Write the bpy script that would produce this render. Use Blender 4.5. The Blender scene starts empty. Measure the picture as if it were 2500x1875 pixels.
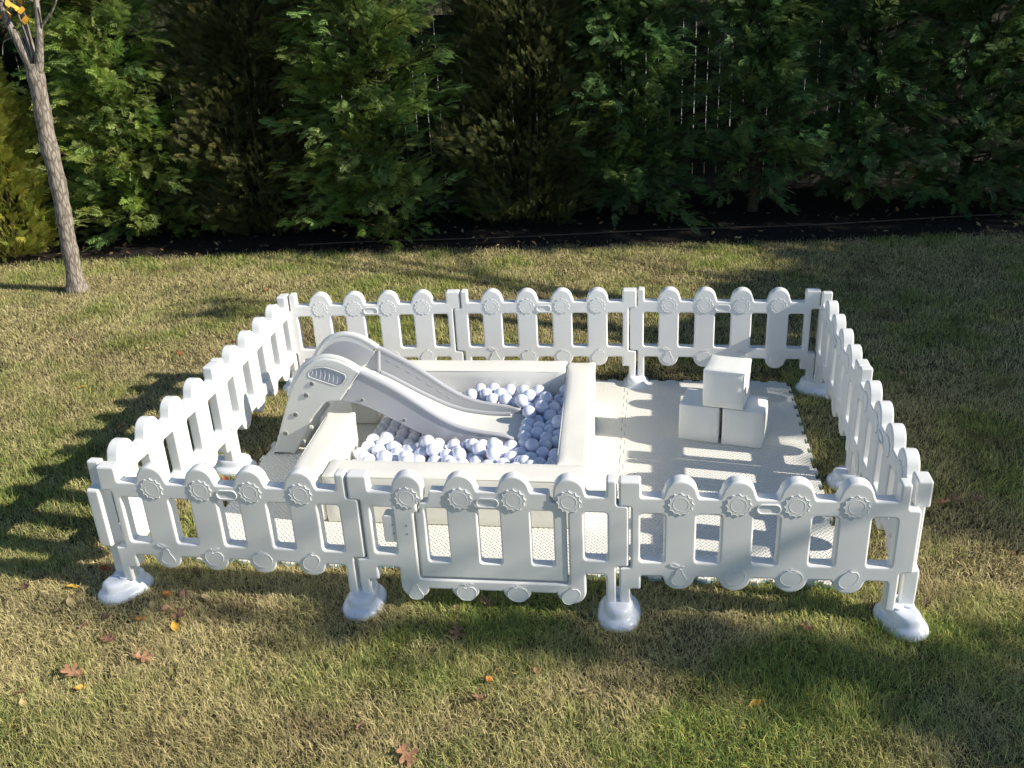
import bpy, bmesh, math, random
import numpy as np
from mathutils import Vector, Matrix
rng = np.random.default_rng(11)
random.seed(5)
sc = bpy.context.scene
C = sc.collection
PI = math.pi
R = math.radians

# ------------------------------------------------------------------ helpers
def tag(o, label=None, cat=None, group=None, kind=None):
    if label: o['label'] = label
    if cat: o['category'] = cat
    if group: o['group'] = group
    if kind: o['kind'] = kind
    return o
def empty(name, loc=(0, 0, 0), rz=0.0):
    o = bpy.data.objects.new(name, None); C.objects.link(o)
    o.location = loc; o.rotation_euler = (0, 0, rz); o.empty_display_size = .1
    return o
def link(name, me, mat=None, parent=None):
    o = bpy.data.objects.new(name, me); C.objects.link(o)
    if mat is not None and not me.materials: me.materials.append(mat)
    if parent is not None: o.parent = parent
    return o
def wn(o):
    m = o.modifiers.new('weighted_normals', 'WEIGHTED_NORMAL'); m.keep_sharp = True; m.weight = 60; return o
def copy_tree(o, parent=None):
    c = o.copy(); C.objects.link(c); c.parent = parent
    for ch in o.children: copy_tree(ch, c)
    return c
def smooth(me, ang=38):
    me.polygons.foreach_set('use_smooth', [True] * len(me.polygons))
    try: me.set_sharp_from_angle(angle=R(ang))
    except Exception: pass
    me.update()
def np_mesh(name, verts, loop_v, starts, attr=None):
    """verts (n,3); loop_v flat loops; starts poly loop starts"""
    me = bpy.data.meshes.new(name)
    verts = np.asarray(verts, np.float32); loop_v = np.asarray(loop_v, np.int32); starts = np.asarray(starts, np.int32)
    me.vertices.add(len(verts)); me.vertices.foreach_set('co', verts.ravel())
    me.loops.add(len(loop_v)); me.loops.foreach_set('vertex_index', loop_v)
    me.polygons.add(len(starts)); me.polygons.foreach_set('loop_start', starts)
    if attr is not None:
        a = me.attributes.new('tint', 'FLOAT_COLOR', 'POINT')
        a.data.foreach_set('color', np.asarray(attr, np.float32).ravel())
    me.update(calc_edges=True); me.validate()
    return me

# ---- 2D outlines -> bevelled plates (curve fill, converted to mesh)
def fillet(pts, seg=5):
    """pts: list of (x,z) or (x,z,r) -> rounded polyline"""
    out = []; n = len(pts)
    for i, p in enumerate(pts):
        r = p[2] if len(p) > 2 else 0
        P = Vector(p[:2])
        if r <= 0: out.append(tuple(P)); continue
        A = Vector(pts[i - 1][:2]); B = Vector(pts[(i + 1) % n][:2])
        u = (A - P); v = (B - P); lu, lv = u.length, v.length
        u.normalize(); v.normalize()
        ang = u.angle(v)
        if ang > 3.05: out.append(tuple(P)); continue
        d = min(r / math.tan(ang / 2), lu * .49, lv * .49)
        rr = d * math.tan(ang / 2)
        cen = P + (u + v).normalized() * (rr / math.sin(ang / 2))
        a = P + u * d; b = P + v * d
        a0 = math.atan2(a.y - cen.y, a.x - cen.x); a1 = math.atan2(b.y - cen.y, b.x - cen.x)
        da = (a1 - a0 + PI) % (2 * PI) - PI
        for k in range(seg + 1):
            t = a0 + da * k / seg
            out.append((cen.x + rr * math.cos(t), cen.y + rr * math.sin(t)))
    return out
def rect(x0, z0, x1, z1, r=.008):
    return fillet([(x0, z0, r), (x1, z0, r), (x1, z1, r), (x0, z1, r)])
_dg = None
def curve_mesh(loops, name, extrude, bevel, res=2, cyclic=True, fill=True):
    cu = bpy.data.curves.new(name, 'CURVE'); cu.dimensions = '2D' if fill else '3D'
    cu.fill_mode = 'BOTH' if fill else 'FULL'
    cu.extrude = extrude; cu.bevel_depth = bevel; cu.bevel_resolution = res
    if fill: cu.offset = -bevel
    for L in loops:
        s = cu.splines.new('POLY'); s.points.add(len(L) - 1)
        for k, p in enumerate(L):
            s.points[k].co = (p[0], p[1], p[2] if len(p) > 2 else 0, 1)
        s.use_cyclic_u = cyclic
    o = bpy.data.objects.new(name, cu); C.objects.link(o)
    dg = bpy.context.evaluated_depsgraph_get()
    me = bpy.data.meshes.new_from_object(o.evaluated_get(dg))
    bpy.data.objects.remove(o); bpy.data.curves.remove(cu)
    me.name = name
    return me
def stand(me, y=0.0, ang=38, weld=True):
    """curve XY plane -> X Z plane (thickness along Y)"""
    me.transform(Matrix.Translation((0, y, 0)) @ Matrix.Rotation(PI / 2, 4, 'X'))
    if weld:
        bm = bmesh.new(); bm.from_mesh(me); bmesh.ops.remove_doubles(bm, verts=bm.verts, dist=1e-5)
        bmesh.ops.recalc_face_normals(bm, faces=bm.faces); bm.to_mesh(me); bm.free()
    smooth(me, ang); return me
def join_meshes(mes, name):
    bm = bmesh.new()
    for m in mes: bm.from_mesh(m)
    out = bpy.data.meshes.new(name); bm.to_mesh(out); bm.free()
    smooth(out); return out
def plate(name, loops, thick, bev=.005, y=0.0, res=2):
    return stand(curve_mesh(loops, name, thick / 2 - bev, bev, res), y)
def ridge(name, lines, rad, y, cyclic=True):
    """raised round bead following lines, lying in plane y"""
    return stand(curve_mesh(lines, name, 0, rad, 1, cyclic, fill=False), y)
def arc(cx, cz, r, a0, a1, n=14):
    return [(cx + r * math.cos(R(a0 + (a1 - a0) * k / n)), cz + r * math.sin(R(a0 + (a1 - a0) * k / n))) for k in range(n + 1)]
def box_bm(bm, x0, y0, z0, x1, y1, z1, M=None):
    v = [bm.verts.new((x, y, z)) for x in (x0, x1) for y in (y0, y1) for z in (z0, z1)]
    for f in ((0, 1, 3, 2), (4, 6, 7, 5), (0, 4, 5, 1), (2, 3, 7, 6), (0, 2, 6, 4), (1, 5, 7, 3)):
        bm.faces.new([v[i] for i in f])
    if M is not None: bmesh.ops.transform(bm, matrix=M, verts=v)
    return v
def bm_mesh(bm, name, ang=38, bevel=0, seg=2):
    if bevel:
        bmesh.ops.bevel(bm, geom=list(bm.edges), offset=bevel, segments=seg, affect='EDGES', profile=.6)
    bmesh.ops.recalc_face_normals(bm, faces=bm.faces)
    me = bpy.data.meshes.new(name); bm.to_mesh(me); bm.free(); smooth(me, ang); return me
def tube_bm(bm, pts, rads, n=8, cap=True):
    rings = []
    for i, (p, r) in enumerate(zip(pts, rads)):
        p = Vector(p); a = Vector(pts[max(i - 1, 0)]); b = Vector(pts[min(i + 1, len(pts) - 1)])
        d = (b - a).normalized(); u = d.orthogonal().normalized() if abs(d.z) > .95 else Vector((0, 0, 1)).cross(d).normalized()
        if i == 0: u0 = u
        else: u = (u0 - d * u0.dot(d)).normalized(); u0 = u
        w = d.cross(u)
        rings.append([bm.verts.new(p + (u * math.cos(2 * PI * k / n) + w * math.sin(2 * PI * k / n)) * r) for k in range(n)])
    for a, b in zip(rings, rings[1:]):
        for k in range(n): bm.faces.new((a[k], a[(k + 1) % n], b[(k + 1) % n], b[k]))
    if cap:
        bm.faces.new(rings[0][::-1]); bm.faces.new(rings[-1])

# ------------------------------------------------------------------ materials
def mat(name, base, rough=.5, spec=.5, noise=0, nscale=8, bump=0, bscale=60, coat=0, sss=0, dark=None):
    m = bpy.data.materials.new(name); m.use_nodes = True
    nt = m.node_tree; b = nt.nodes['Principled BSDF']
    b.inputs['Roughness'].default_value = rough
    b.inputs['Specular IOR Level'].default_value = spec
    b.inputs['Base Color'].default_value = (*base, 1)
    if coat: b.inputs['Coat Weight'].default_value = coat; b.inputs['Coat Roughness'].default_value = .15
    if sss:
        b.inputs['Subsurface Weight'].default_value = sss
        b.inputs['Subsurface Radius'].default_value = (1, .8, .6); b.inputs['Subsurface Scale'].default_value = .02
    tc = nt.nodes.new('ShaderNodeTexCoord')
    if noise:
        n = nt.nodes.new('ShaderNodeTexNoise'); n.inputs['Scale'].default_value = nscale; n.inputs['Detail'].default_value = 5
        nt.links.new(tc.outputs['Object'], n.inputs['Vector'])
        mr = nt.nodes.new('ShaderNodeMapRange'); mr.inputs['From Min'].default_value = .35; mr.inputs['From Max'].default_value = .7
        mx = nt.nodes.new('ShaderNodeMix'); mx.data_type = 'RGBA'
        d = dark or tuple(c * (1 - noise) for c in base)
        mx.inputs['A'].default_value = (*base, 1); mx.inputs['B'].default_value = (*d, 1)
        nt.links.new(n.outputs['Fac'], mr.inputs['Value']); nt.links.new(mr.outputs['Result'], mx.inputs['Factor'])
        nt.links.new(mx.outputs['Result'], b.inputs['Base Color'])
        r2 = nt.nodes.new('ShaderNodeMapRange'); r2.inputs['To Min'].default_value = rough * .85; r2.inputs['To Max'].default_value = min(1, rough * 1.2)
        nt.links.new(n.outputs['Fac'], r2.inputs['Value']); nt.links.new(r2.outputs['Result'], b.inputs['Roughness'])
    if bump:
        n = nt.nodes.new('ShaderNodeTexNoise'); n.inputs['Scale'].default_value = bscale; n.inputs['Detail'].default_value = 4
        nt.links.new(tc.outputs['Object'], n.inputs['Vector'])
        bp = nt.nodes.new('ShaderNodeBump'); bp.inputs['Strength'].default_value = bump; bp.inputs['Distance'].default_value = .01
        nt.links.new(n.outputs['Fac'], bp.inputs['Height']); nt.links.new(bp.outputs['Normal'], b.inputs['Normal'])
    return m
M_fence = mat('white_plastic', (.81, .81, .80), .42, .4, noise=.05, nscale=6, bump=.05, bscale=9)
M_foot = mat('foot_plastic', (.80, .825, .89), .28, .45)
M_ball = mat('ball_plastic', (.84, .86, .96), .2, .5, coat=.2)
def vary(m, amt):
    nt = m.node_tree; b = nt.nodes['Principled BSDF']; oi = nt.nodes.new('ShaderNodeObjectInfo'); mx = nt.nodes.new('ShaderNodeMix'); mx.data_type = 'RGBA'
    c = b.inputs['Base Color'].default_value; mx.inputs['A'].default_value = c; mx.inputs['B'].default_value = (c[0] * (1 - amt), c[1] * (1 - amt * .8), c[2] * (1 - amt * .5), 1)
    nt.links.new(oi.outputs['Random'], mx.inputs['Factor']); nt.links.new(mx.outputs['Result'], b.inputs['Base Color'])
vary(M_ball, .12)
M_vinyl = mat('cream_vinyl', (.86, .84, .765), .38, .4, noise=.02, nscale=2, bump=.28, bscale=5)
M_vinylw = mat('white_vinyl', (.86, .86, .825), .36, .4, noise=.02, nscale=3, bump=.3, bscale=6)
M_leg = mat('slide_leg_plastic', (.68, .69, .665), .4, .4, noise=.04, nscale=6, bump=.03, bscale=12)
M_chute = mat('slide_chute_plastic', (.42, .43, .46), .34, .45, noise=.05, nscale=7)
M_slidebed = mat('slide_bed_plastic', (.76, .76, .71), .32, .45, noise=.05, nscale=6)
M_grille = mat('grille_plastic', (.44, .46, .52), .4)
M_screw = mat('screw_plastic', (.20, .21, .22), .4)
M_metal = mat('screw_metal', (.35, .36, .4), .35)
M_matblue = mat('foam_blue', (.18, .42, .58), .7)
M_dark = mat('dark_gap', (.03, .03, .03), .9)

# world + sun -------------------------------------------------------------
SUN_D = Vector((-1, .145, -.56)).normalized()      # travel direction of the light
elev = math.asin(-SUN_D.z); azi = math.atan2(-SUN_D.x, -SUN_D.y)   # from +Y clockwise
w = bpy.data.worlds.new('World'); sc.world = w; w.use_nodes = True
nt = w.node_tree; bg = nt.nodes['Background']
sky = nt.nodes.new('ShaderNodeTexSky'); sky.sky_type = 'NISHITA'; sky.sun_disc = False
sky.sun_elevation = elev; sky.sun_rotation = azi; sky.air_density = 1.0; sky.dust_density = .1; sky.ozone_density = 2.0
nt.links.new(sky.outputs[0], bg.inputs[0]); bg.inputs[1].default_value = .088
ld = bpy.data.lights.new('sun', 'SUN'); ld.energy = 5.0; ld.angle = R(.53); ld.color = (1, .93, .805)
so = bpy.data.objects.new('sun', ld); C.objects.link(so); so.rotation_euler = SUN_D.to_track_quat('-Z', 'Y').to_euler(); so.location = (8, -1, 8)
sc.view_settings.view_transform = 'Standard'; sc.view_settings.look = 'None'; sc.view_settings.gamma = 1
sc.view_settings.exposure = .48

# camera ------------------------------------------------------------------
f_px, th, ro, hh = 2290.883, .42005529, -.05315225, 2.29095620
A = R(9.027861)
cd = bpy.data.cameras.new('camera'); cam = bpy.data.objects.new('camera', cd); C.objects.link(cam); sc.camera = cam
cd.sensor_fit = 'HORIZONTAL'; cd.sensor_width = 36; cd.lens = f_px / 2500 * 36; cd.clip_end = 500; cd.clip_start = .05
cr, sr = math.cos(ro), math.sin(ro)
fw = Vector((0, math.cos(th), -math.sin(th))); up = Vector((0, math.sin(th), math.cos(th))); rt = Vector((1, 0, 0))
# image u axis = X*c - v*s ... (v down): roll
u_ax = rt * cr + up * sr
v_ax = rt * sr - up * cr
RZ = Matrix.Rotation(A, 3, 'Z')
u_ax = RZ @ u_ax; v_ax = RZ @ v_ax; fw = RZ @ fw
cam.matrix_world = Matrix.Translation((.586, -3.974, hh)) @ Matrix((u_ax, -v_ax, -fw)).transposed().to_4x4()
# ================================================================== FENCE PANELS
TH = .054
PITCH = 1.008
CEN = (.2225, .4235, .6245, .8255)
WIN = [(.080, .166), (.2795, .3665), (.4800, .5680), (.6815, .7695), (.8830, .9680)]
def left_top():
    return [(.003, .497, .006), (.003, .601, .010), (.082, .601, .010), (.082, .535, .008)]
def right_post():
    return [(.966, .535, .008), (.966, .604, .010), (1.004, .604, .010), (1.004, .502, .008), (1.047, .499, .012), (1.047, .238, .010),
            (1.001, .234, .006), (1.001, .070, 0), (.963, .070, 0), (.963, .198, .01)]
def left_low():
    return [(.083, .198, .008), (.083, .138, .006), (.045, .138, .004), (.045, .070, 0), (.007, .070, 0), (.004, .142, .004), (.004, .232, .008),
            (.046, .236, .006), (.046, .494, .006)]
def dome(c, z0=.535):
    return [(c - .066, z0, .008)] + arc(c, .549, .058, 172, 8, 16) + [(c + .066, z0, .008)]
def bump(c, zr=.198, dz=0):
    return [(c + .062, zr, .008)] + arc(c, .197 + dz, .0565, -8, -172, 14) + [(c - .062, zr, .008)]
def panel_outline():
    p = left_top()
    for c in CEN: p += dome(c)
    p += right_post()
    for c in CEN[::-1]: p += bump(c)
    return fillet(p + left_low())
body_me = plate('frame_body', [panel_outline()] + [rect(a, .262, b, .467, .012) for a, b in WIN], TH, .0085, res=3)

# reliefs
def sun_loops(cx, cz, s=1.0):
    pts = []; n = 12
    for k in range(n):
        a0 = 90 + 360 / n * k; 
        for j in range(4):
            t = j / 4; rr = .0455 - .0068 * math.sin(PI * t) ** .8 if j else .0465
            a = R(a0 + 360 / n * t); pts.append((cx + rr * s * math.cos(a), cz + rr * s * math.sin(a)))
    ring = [(cx + .0275 * s * math.cos(R(k * 12)), cz + .0275 * s * math.sin(R(k * 12))) for k in range(30)]
    return pts, ring
def both_faces(fn, name):
    """fn(side) makes a mesh in front plane -TH/2; rear copy is turned half round, so it reads the same"""
    a = fn(); b = a.copy(); 
    return a, b
def relief(name, plateau, beads, open_beads=(), cx=0, cz=0, h=.0026, bead=.0010):
    """raised emblem on both faces of a panel: plateau + rounded rim beads"""
    ms = []
    y = -TH / 2
    if plateau: ms.append(stand(curve_mesh([plateau], 'p', h / 2 - .0012 + .001, .0012, 1), y - h / 2 + .001))
    if beads: ms.append(ridge('b', beads, bead, y - h * .9))
    if open_beads: ms.append(ridge('b', open_beads, bead, y - h * .9, False))
    one = join_meshes(ms, name)
    two = one.copy(); two.transform(Matrix.Translation((2 * cx, 0, 0)) @ Matrix.Rotation(PI, 4, 'Z'))
    return one, two
def emb(pair, parent, loc=(0, 0, 0)):
    """front and rear emblem of a panel; the rear one sits at the mirrored place so both faces read alike"""
    for k, me in enumerate(pair):
        o = wn(link(me.name.split('.')[0], me, M_fence, parent)); o.location = (loc[0], loc[1] * (1 - 2 * k), loc[2])
def loop_scale(pts, cx, cz, sx, sz=None, rot=0):
    sz = sz or sx; c, s = math.cos(R(rot)), math.sin(R(rot))
    return [(cx + (x * sx * c - z * sz * s), cz + (x * sx * s + z * sz * c)) for x, z in pts]
def smooth_loop(pts, n=6):
    out = []; m = len(pts)
    for i in range(m):
        p0, p1, p2, p3 = [Vector(pts[(i + k - 1) % m]) for k in range(4)]
        for j in range(n):
            t = j / n
            q = .5 * ((2 * p1) + (p2 - p0) * t + (2 * p0 - 5 * p1 + 4 * p2 - p3) * t * t + (3 * p1 - p0 - 3 * p2 + p3) * t ** 3)
            out.append((q.x, q.y))
    return out
PEAR = smooth_loop([(0, 1.0), (.28, .85), (.36, .45), (.62, 0), (.82, -.45), (.68, -.85), (.1, -1.05), (-.5, -.95), (-.8, -.6), (-.72, -.1), (-.4, .4), (-.3, .82)])
LEAF = smooth_loop([(-.75, 0), (-.3, .28), (.3, .24), (.7, 0), (.25, -.2), (-.35, -.22)])
APPLE = smooth_loop([(0, .55), (.3, .78), (.75, .72), (1.0, .25), (.88, -.35), (.5, -.85), (.12, -.92), (-.12, -.92), (-.5, -.85), (-.88, -.35), (-1.0, .25), (-.75, .72), (-.3, .78)])
ORANGE = smooth_loop([(0, .8), (.35, .9), (.8, .6), (1.05, .1), (.85, -.5), (.4, -.88), (-.1, -.95), (-.6, -.75), (-.95, -.25), (-.95, .3), (-.65, .7), (-.3, .88)])
PLUM = smooth_loop([(.25, .9), (.7, .85), (.95, .4), (.8, -.15), (.35, -.75), (-.2, -1.05), (-.7, -.85), (-.9, -.3), (-.7, .3), (-.25, .8), (.1, 1.0)])
def fruit(kind, cx, cz):
    s = .036
    if kind == 'pear':
        body = loop_scale(PEAR, cx + .001, cz - .012, s * .95); leaf = loop_scale(LEAF, cx - .013, cz + .037, s * .75, rot=-20)
        ob = [[(cx + .001, cz + .022), (cx + .006, cz + .034), (cx + .012, cz + .040)], [(cx + .010, cz + .035), (cx + .022, cz + .034)]]
        return relief('pear_emblem', body, [body, leaf], ob, cx, cz)
    if kind == 'apple':
        body = loop_scale(APPLE, cx, cz - .010, s * 1.05, s * .98); leaf = loop_scale(LEAF, cx + .016, cz + .033, s * .5, rot=8)
        ob = [[(cx, cz + .012), (cx - .002, cz + .024), (cx - .007, cz + .036)]]
        return relief('apple_emblem', body, [body, leaf], ob, cx, cz)
    if kind == 'orange':
        body = loop_scale(ORANGE, cx, cz - .008, s * 1.08, s * .95)
        ob = [[(cx - .034, cz + .018), (cx - .018, cz + .029), (cx - .004, cz + .026), (cx + .012, cz + .030), (cx + .030, cz + .020), (cx + .038, cz + .006)],
              [(cx - .004, cz + .026), (cx - .002, cz + .036), (cx + .005, cz + .035)]]
        return relief('orange_emblem', body, [body], ob, cx, cz)
    body = loop_scale(PLUM, cx, cz - .006, s * 1.02, s * 1.0)
    ob = [[(cx + .004, cz + .024), (cx + .011, cz + .034), (cx + .013, cz + .042)]]
    return relief('plum_emblem', body, [body], ob, cx, cz)
def sun_emblem(c):
    a, b = sun_loops(c, .512); return relief('sun_emblem', a, [a, b], (), c, .512)
SLOT = fillet([(.488, .480, .018), (.568, .480, .018), (.568, .516, .018), (.488, .516, .018)])
slot_me = relief('handle_slot', None, [SLOT], (), .528, .498, bead=.0026)
KINDS = ('pear', 'apple', 'orange', 'plum')
protoP = empty('fence_section')
wn(link('frame_body', body_me, M_fence, protoP))
for i, c in enumerate(CEN):
    emb(sun_emblem(c), protoP)
    fr = fruit(KINDS[i], c, .213)
    rr_ = fruit(KINDS[3 - i], c, .213)
    emb((fr[0], rr_[1]), protoP)
emb(slot_me, protoP)

# gate panel ---------------------------------------------------------------
def gate_frame_outline():
    p = left_top()
    c = CEN[0]
    p += [(c - .05, .535, .008)] + arc(c + .008, .549, .058, 172, 0, 16) + [(c + .066, .503, .006), (.262, .494, .006), (.262, .455, .006), (.247, .442, .006), (.246, .148, .012),
          (.826, .148, .012), (.826, .507, .006), (.774, .512, .010)]
    c = CEN[3]
    p += arc(c + .006, .549, .058, 180, 8, 16) + [(c + .070, .535, .008)]
    p += right_post()
    p += [(.888, .198, .008)] + arc(.832, .114, .0565, 0, -172, 14) + [(.770, .103, .008)]
    for c in (CEN[2], CEN[1]): p += bump(c, .103, -.083)
    p += [(.288, .103, .008)] + arc(.226, .114, .0565, -8, -180, 14) + [(.1695, .198, .008)]
    return fillet(p + left_low())
gateP = empty('gate_section')
wn(link('gate_frame', plate('gate_frame', [gate_frame_outline(), rect(.082, .262, .168, .467, .012), rect(.8845, .262, .9695, .467, .012)], TH, .0085, res=3), M_fence, gateP))
def gate_outline():
    p = [(.255, .157, .006), (.818, .157, .006), (.818, .499, .008), (.762, .503, .010), (.757, .541, .010)]
    for c in (CEN[2] + .004, CEN[1] + .006): p += [(c + .064, .541, .008)] + arc(c, .550, .058, 8, 172, 16) + [(c - .064, .541, .008)]
    p += [(.312, .541, .010), (.303, .491, .008), (.272, .487, .008), (.271, .452, .006), (.255, .438, .006)]
    return fillet(p)
gd = wn(link('gate_door', plate('gate_door', [gate_outline()] + [rect(a, .226, b, .466, .012) for a, b in ((.2885, .3735), (.4880, .5730), (.6865, .7715))], .044, .006, res=3), M_fence, gateP))
for c in (CEN[1] + .006, CEN[2] + .004): emb(sun_emblem(c), gd, (0, .003, 0))
emb(tuple(m.copy() for m in slot_me), gd, (.003, .003, 0))
for c in (CEN[0] + .006, CEN[3] + .006): emb(sun_emblem(c), gateP)
for k, c in zip(KINDS, (.225, .427, .627, .830)): emb(fruit(k, c, .102), gateP)
lp = wn(link('latch_plate', plate('latch_plate', [rect(.124, .312, .236, .431, .012)], TH - .005, .004), M_fence, gateP))
for (sx, sz) in ((.164, .391), (.217, .391), (.164, .353), (.217, .353)):
    bm = bmesh.new()
    r = bmesh.ops.create_cone(bm, cap_ends=True, segments=16, radius1=.0042, radius2=.0040, depth=.0012, matrix=Matrix.Translation((sx, -TH / 2 + (.0022 if sx < .2 else -.0002), sz)) @ Matrix.Rotation(PI / 2, 4, 'X'))
    pass
    link('screw', bm_mesh(bm, 'screw'), M_metal, lp)
    link('screw_hole', stand(curve_mesh([[(sx + .0075 * math.cos(k * PI / 10), sz + .0075 * math.sin(k * PI / 10)) for k in range(20)]], 'h', 0, .0009, 1, fill=False), -TH / 2 - .0052), M_dark, lp) if False else None

PAN = [  # start, end (left to right as seen from outside), label
 ((-1.527, -1.030), (-.520, -1.045), 'white plastic picket fence panel at the near left corner of the pen'),
 ((-.520, -1.045), (.484, -1.038), None),
 ((.484, -1.038), (1.492, -1.012), 'white picket fence panel along the near side, right of the gate panel'),
 ((1.534, -1.015), (1.531, .004), 'near fence panel of the right side, lit cream, seen nearly edge-on'),
 ((1.531, .004), (1.535, 1.035), 'far fence panel of the right side, running to the back right corner'),
 ((1.512, 1.052), (.520, 1.082), 'back fence panel behind the stack of foam cubes'),
 ((.520, 1.082), (-.486, 1.060), 'middle fence panel of the back side, behind the ball pit'),
 ((-.486, 1.060), (-1.492, .998), 'back fence panel at the far left corner, behind the slide top'),
 ((-1.520, 1.020), (-1.500, -.008), 'far fence panel of the left side, with the slide shadow across it'),
 ((-1.500, -.008), (-1.556, -1.026), 'sunlit fence panel of the left side, nearest the front left corner'),
]
first = True
for a, b, lab in PAN:
    a = Vector(a); b = Vector(b); d = b - a
    if lab is None:
        o = gateP; tag(o, 'white picket fence panel with an inset gate, latch plate and four screws', 'gate panel', 'fence panels of the play pen')
    else:
        if first: o = protoP; first = False
        else: o = copy_tree(protoP)
        tag(o, lab, 'fence panel', 'fence panels of the play pen')
    o.location = (a.x, a.y, 0); o.rotation_euler = (0, 0, math.atan2(d.y, d.x)); o.rotation_euler.x = random.uniform(-.007, .007); o.scale = (d.length / PITCH, 1, 1)

# feet ---------------------------------------------------------------------
def foot_mesh():
    bm = bmesh.new()
    prof = [(0.0, 1.0), (.008, 1.0), (.016, .97), (.024, .90), (.031, .80), (.036, .72), (.043, .67), (.054, .64), (.064, .60), (.071, .52), (.0745, .40), (.0755, .25)]
    n = 72; rings = []
    zz_ = [a for a, b in prof]; P2 = [Vector(q) for q in prof]; prof = []
    for i in range(len(P2) - 1):
        p0, p1, p2, p3 = P2[max(i - 1, 0)], P2[i], P2[i + 1], P2[min(i + 2, len(P2) - 1)]
        for j in range(3):
            t = j / 3; q = .5 * ((2 * p1) + (p2 - p0) * t + (2 * p0 - 5 * p1 + 4 * p2 - p3) * t * t + (3 * p1 - p0 - 3 * p2 + p3) * t ** 3); prof.append((q.x, q.y))
    prof.append(tuple(P2[-1]))
    for z, s in prof:
        ring = []
        for k in range(n):
            t = 2 * PI * k / n
            # stadium-like superellipse
            c, s_ = math.cos(t), math.sin(t); e = 2.5
            rr = (abs(c) ** e + abs(s_) ** e) ** (-1 / e)
            ax, ay = .082, .112
            off = (1 - s) * .064
            x = c * rr * (ax - off * 1.25); y = s_ * rr * (ay - off * 1.1)
            ring.append(bm.verts.new((x, y, z)))
        rings.append(ring)
    for a, b in zip(rings, rings[1:]):
        for k in range(n): bm.faces.new((a[k], a[(k + 1) % n], b[(k + 1) % n], b[k]))
    bm.faces.new(rings[-1]); bm.faces.new(rings[0][::-1])
    me = bm_mesh(bm, 'foot_shell', 60)
    return me
protoF = empty('fence_stand')
wn(link('foot_shell', foot_mesh(), M_foot, protoF))
def collar(x):
    bm = bmesh.new(); bmesh.ops.create_cone(bm, cap_ends=True, segments=20, radius1=.0235, radius2=.0215, depth=.006, matrix=Matrix.Translation((x, 0, .079)))
    return bm_mesh(bm, 'peg_socket')
for x in (-.0215, .0215): link('peg_socket', collar(x), M_foot, protoF)
FEET = [(-1.545, -1.03, 32, 'white fence foot at the near left corner, turned out from the pen'),
        (-.517, -1.045, 0, 'white fence foot on the near side, left of the gate'),
        (.487, -1.038, 0, 'white fence foot on the near side, right of the gate'),
        (1.520, -1.012, 18, 'white fence foot at the near right corner, largest in view'),
        (1.531, .002, 90, 'white fence foot halfway along the right side'),
        (1.525, 1.045, 62, 'white fence foot at the back right corner'),
        (.518, 1.082, 0, 'white fence foot in the middle of the back side, touching the mat'),
        (-.488, 1.060, 0, 'fence foot on the back side hidden behind the ball pit'),
        (-1.508, 1.012, -40, 'white fence foot at the far left corner, beyond the slide'),
        (-1.500, -.008, 90, 'white fence foot halfway along the left side, beside the slide leg')]
for i, (x, y, a, lab) in enumerate(FEET):
    o = protoF if i == 0 else copy_tree(protoF)
    o.location = (x, y, .002); o.rotation_euler = (0, 0, R(-a) if i in (0,) else R(a)); tag(o, lab, 'fence foot', 'feet of the fence')

# ================================================================== FOAM FLOOR TILES
def tile_mat():
    m = bpy.data.materials.new('foam_tread'); m.use_nodes = True; nt = m.node_tree; b = nt.nodes['Principled BSDF']
    b.inputs['Base Color'].default_value = (.70, .685, .64, 1); b.inputs['Roughness'].default_value = .6; b.inputs['Specular IOR Level'].default_value = .3
    N = nt.nodes.new; L = nt.links.new
    tc = N('ShaderNodeTexCoord')
    sep = N('ShaderNodeSeparateXYZ'); L(tc.outputs['Object'], sep.inputs[0])
    def mth(op, a, b_=None, c_=None):
        n = N('ShaderNodeMath'); n.operation = op
        for i, v in enumerate((a, b_, c_)):
            if v is None: continue
            if isinstance(v, (int, float)): n.inputs[i].default_value = v
            else: L(v, n.inputs[i])
        return n.outputs[0]
    P = .024
    X = mth('MULTIPLY', sep.outputs[0], 1 / P); Y = mth('MULTIPLY', sep.outputs[1], 1 / P)
    def bars(ox, oy, sgn):
        fx = mth('SUBTRACT', mth('FRACT', mth('ADD', X, ox)), .5); fy = mth('SUBTRACT', mth('FRACT', mth('ADD', Y, oy)), .5)
        u = mth('MULTIPLY', mth('ADD', fx, mth('MULTIPLY', fy, sgn)), .7071); v = mth('MULTIPLY', mth('SUBTRACT', fy, mth('MULTIPLY', fx, sgn)), .7071)
        d = mth('ADD', mth('POWER', mth('MULTIPLY', u, 1 / .44), 2.0), mth('POWER', mth('MULTIPLY', v, 1 / .15), 2.0))
        return mth('MAXIMUM', mth('SUBTRACT', 1.0, d), 0.0)
    h = mth('MAXIMUM', bars(0, 0, 1), bars(.5, .5, -1))
    bp = N('ShaderNodeBump'); bp.inputs['Strength'].default_value = 1; bp.inputs['Distance'].default_value = .0048
    L(h, bp.inputs['Height']); L(bp.outputs['Normal'], b.inputs['Normal'])
    n = N('ShaderNodeTexNoise'); n.inputs['Scale'].default_value = 2.5; n.inputs['Detail'].default_value = 5; L(tc.outputs['Object'], n.inputs['Vector'])
    mx = N('ShaderNodeMix'); mx.data_type = 'RGBA'; mx.inputs['A'].default_value = (.86, .84, .77, 1); mx.inputs['B'].default_value = (.79, .77, .70, 1)
    L(n.outputs['Fac'], mx.inputs['Factor']); L(mx.outputs['Result'], b.inputs['Base Color'])
    return m
M_tile = tile_mat()
TX = (-1.375, -.463, .452, 1.372); TY = (-.812, .150, 1.100)
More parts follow.
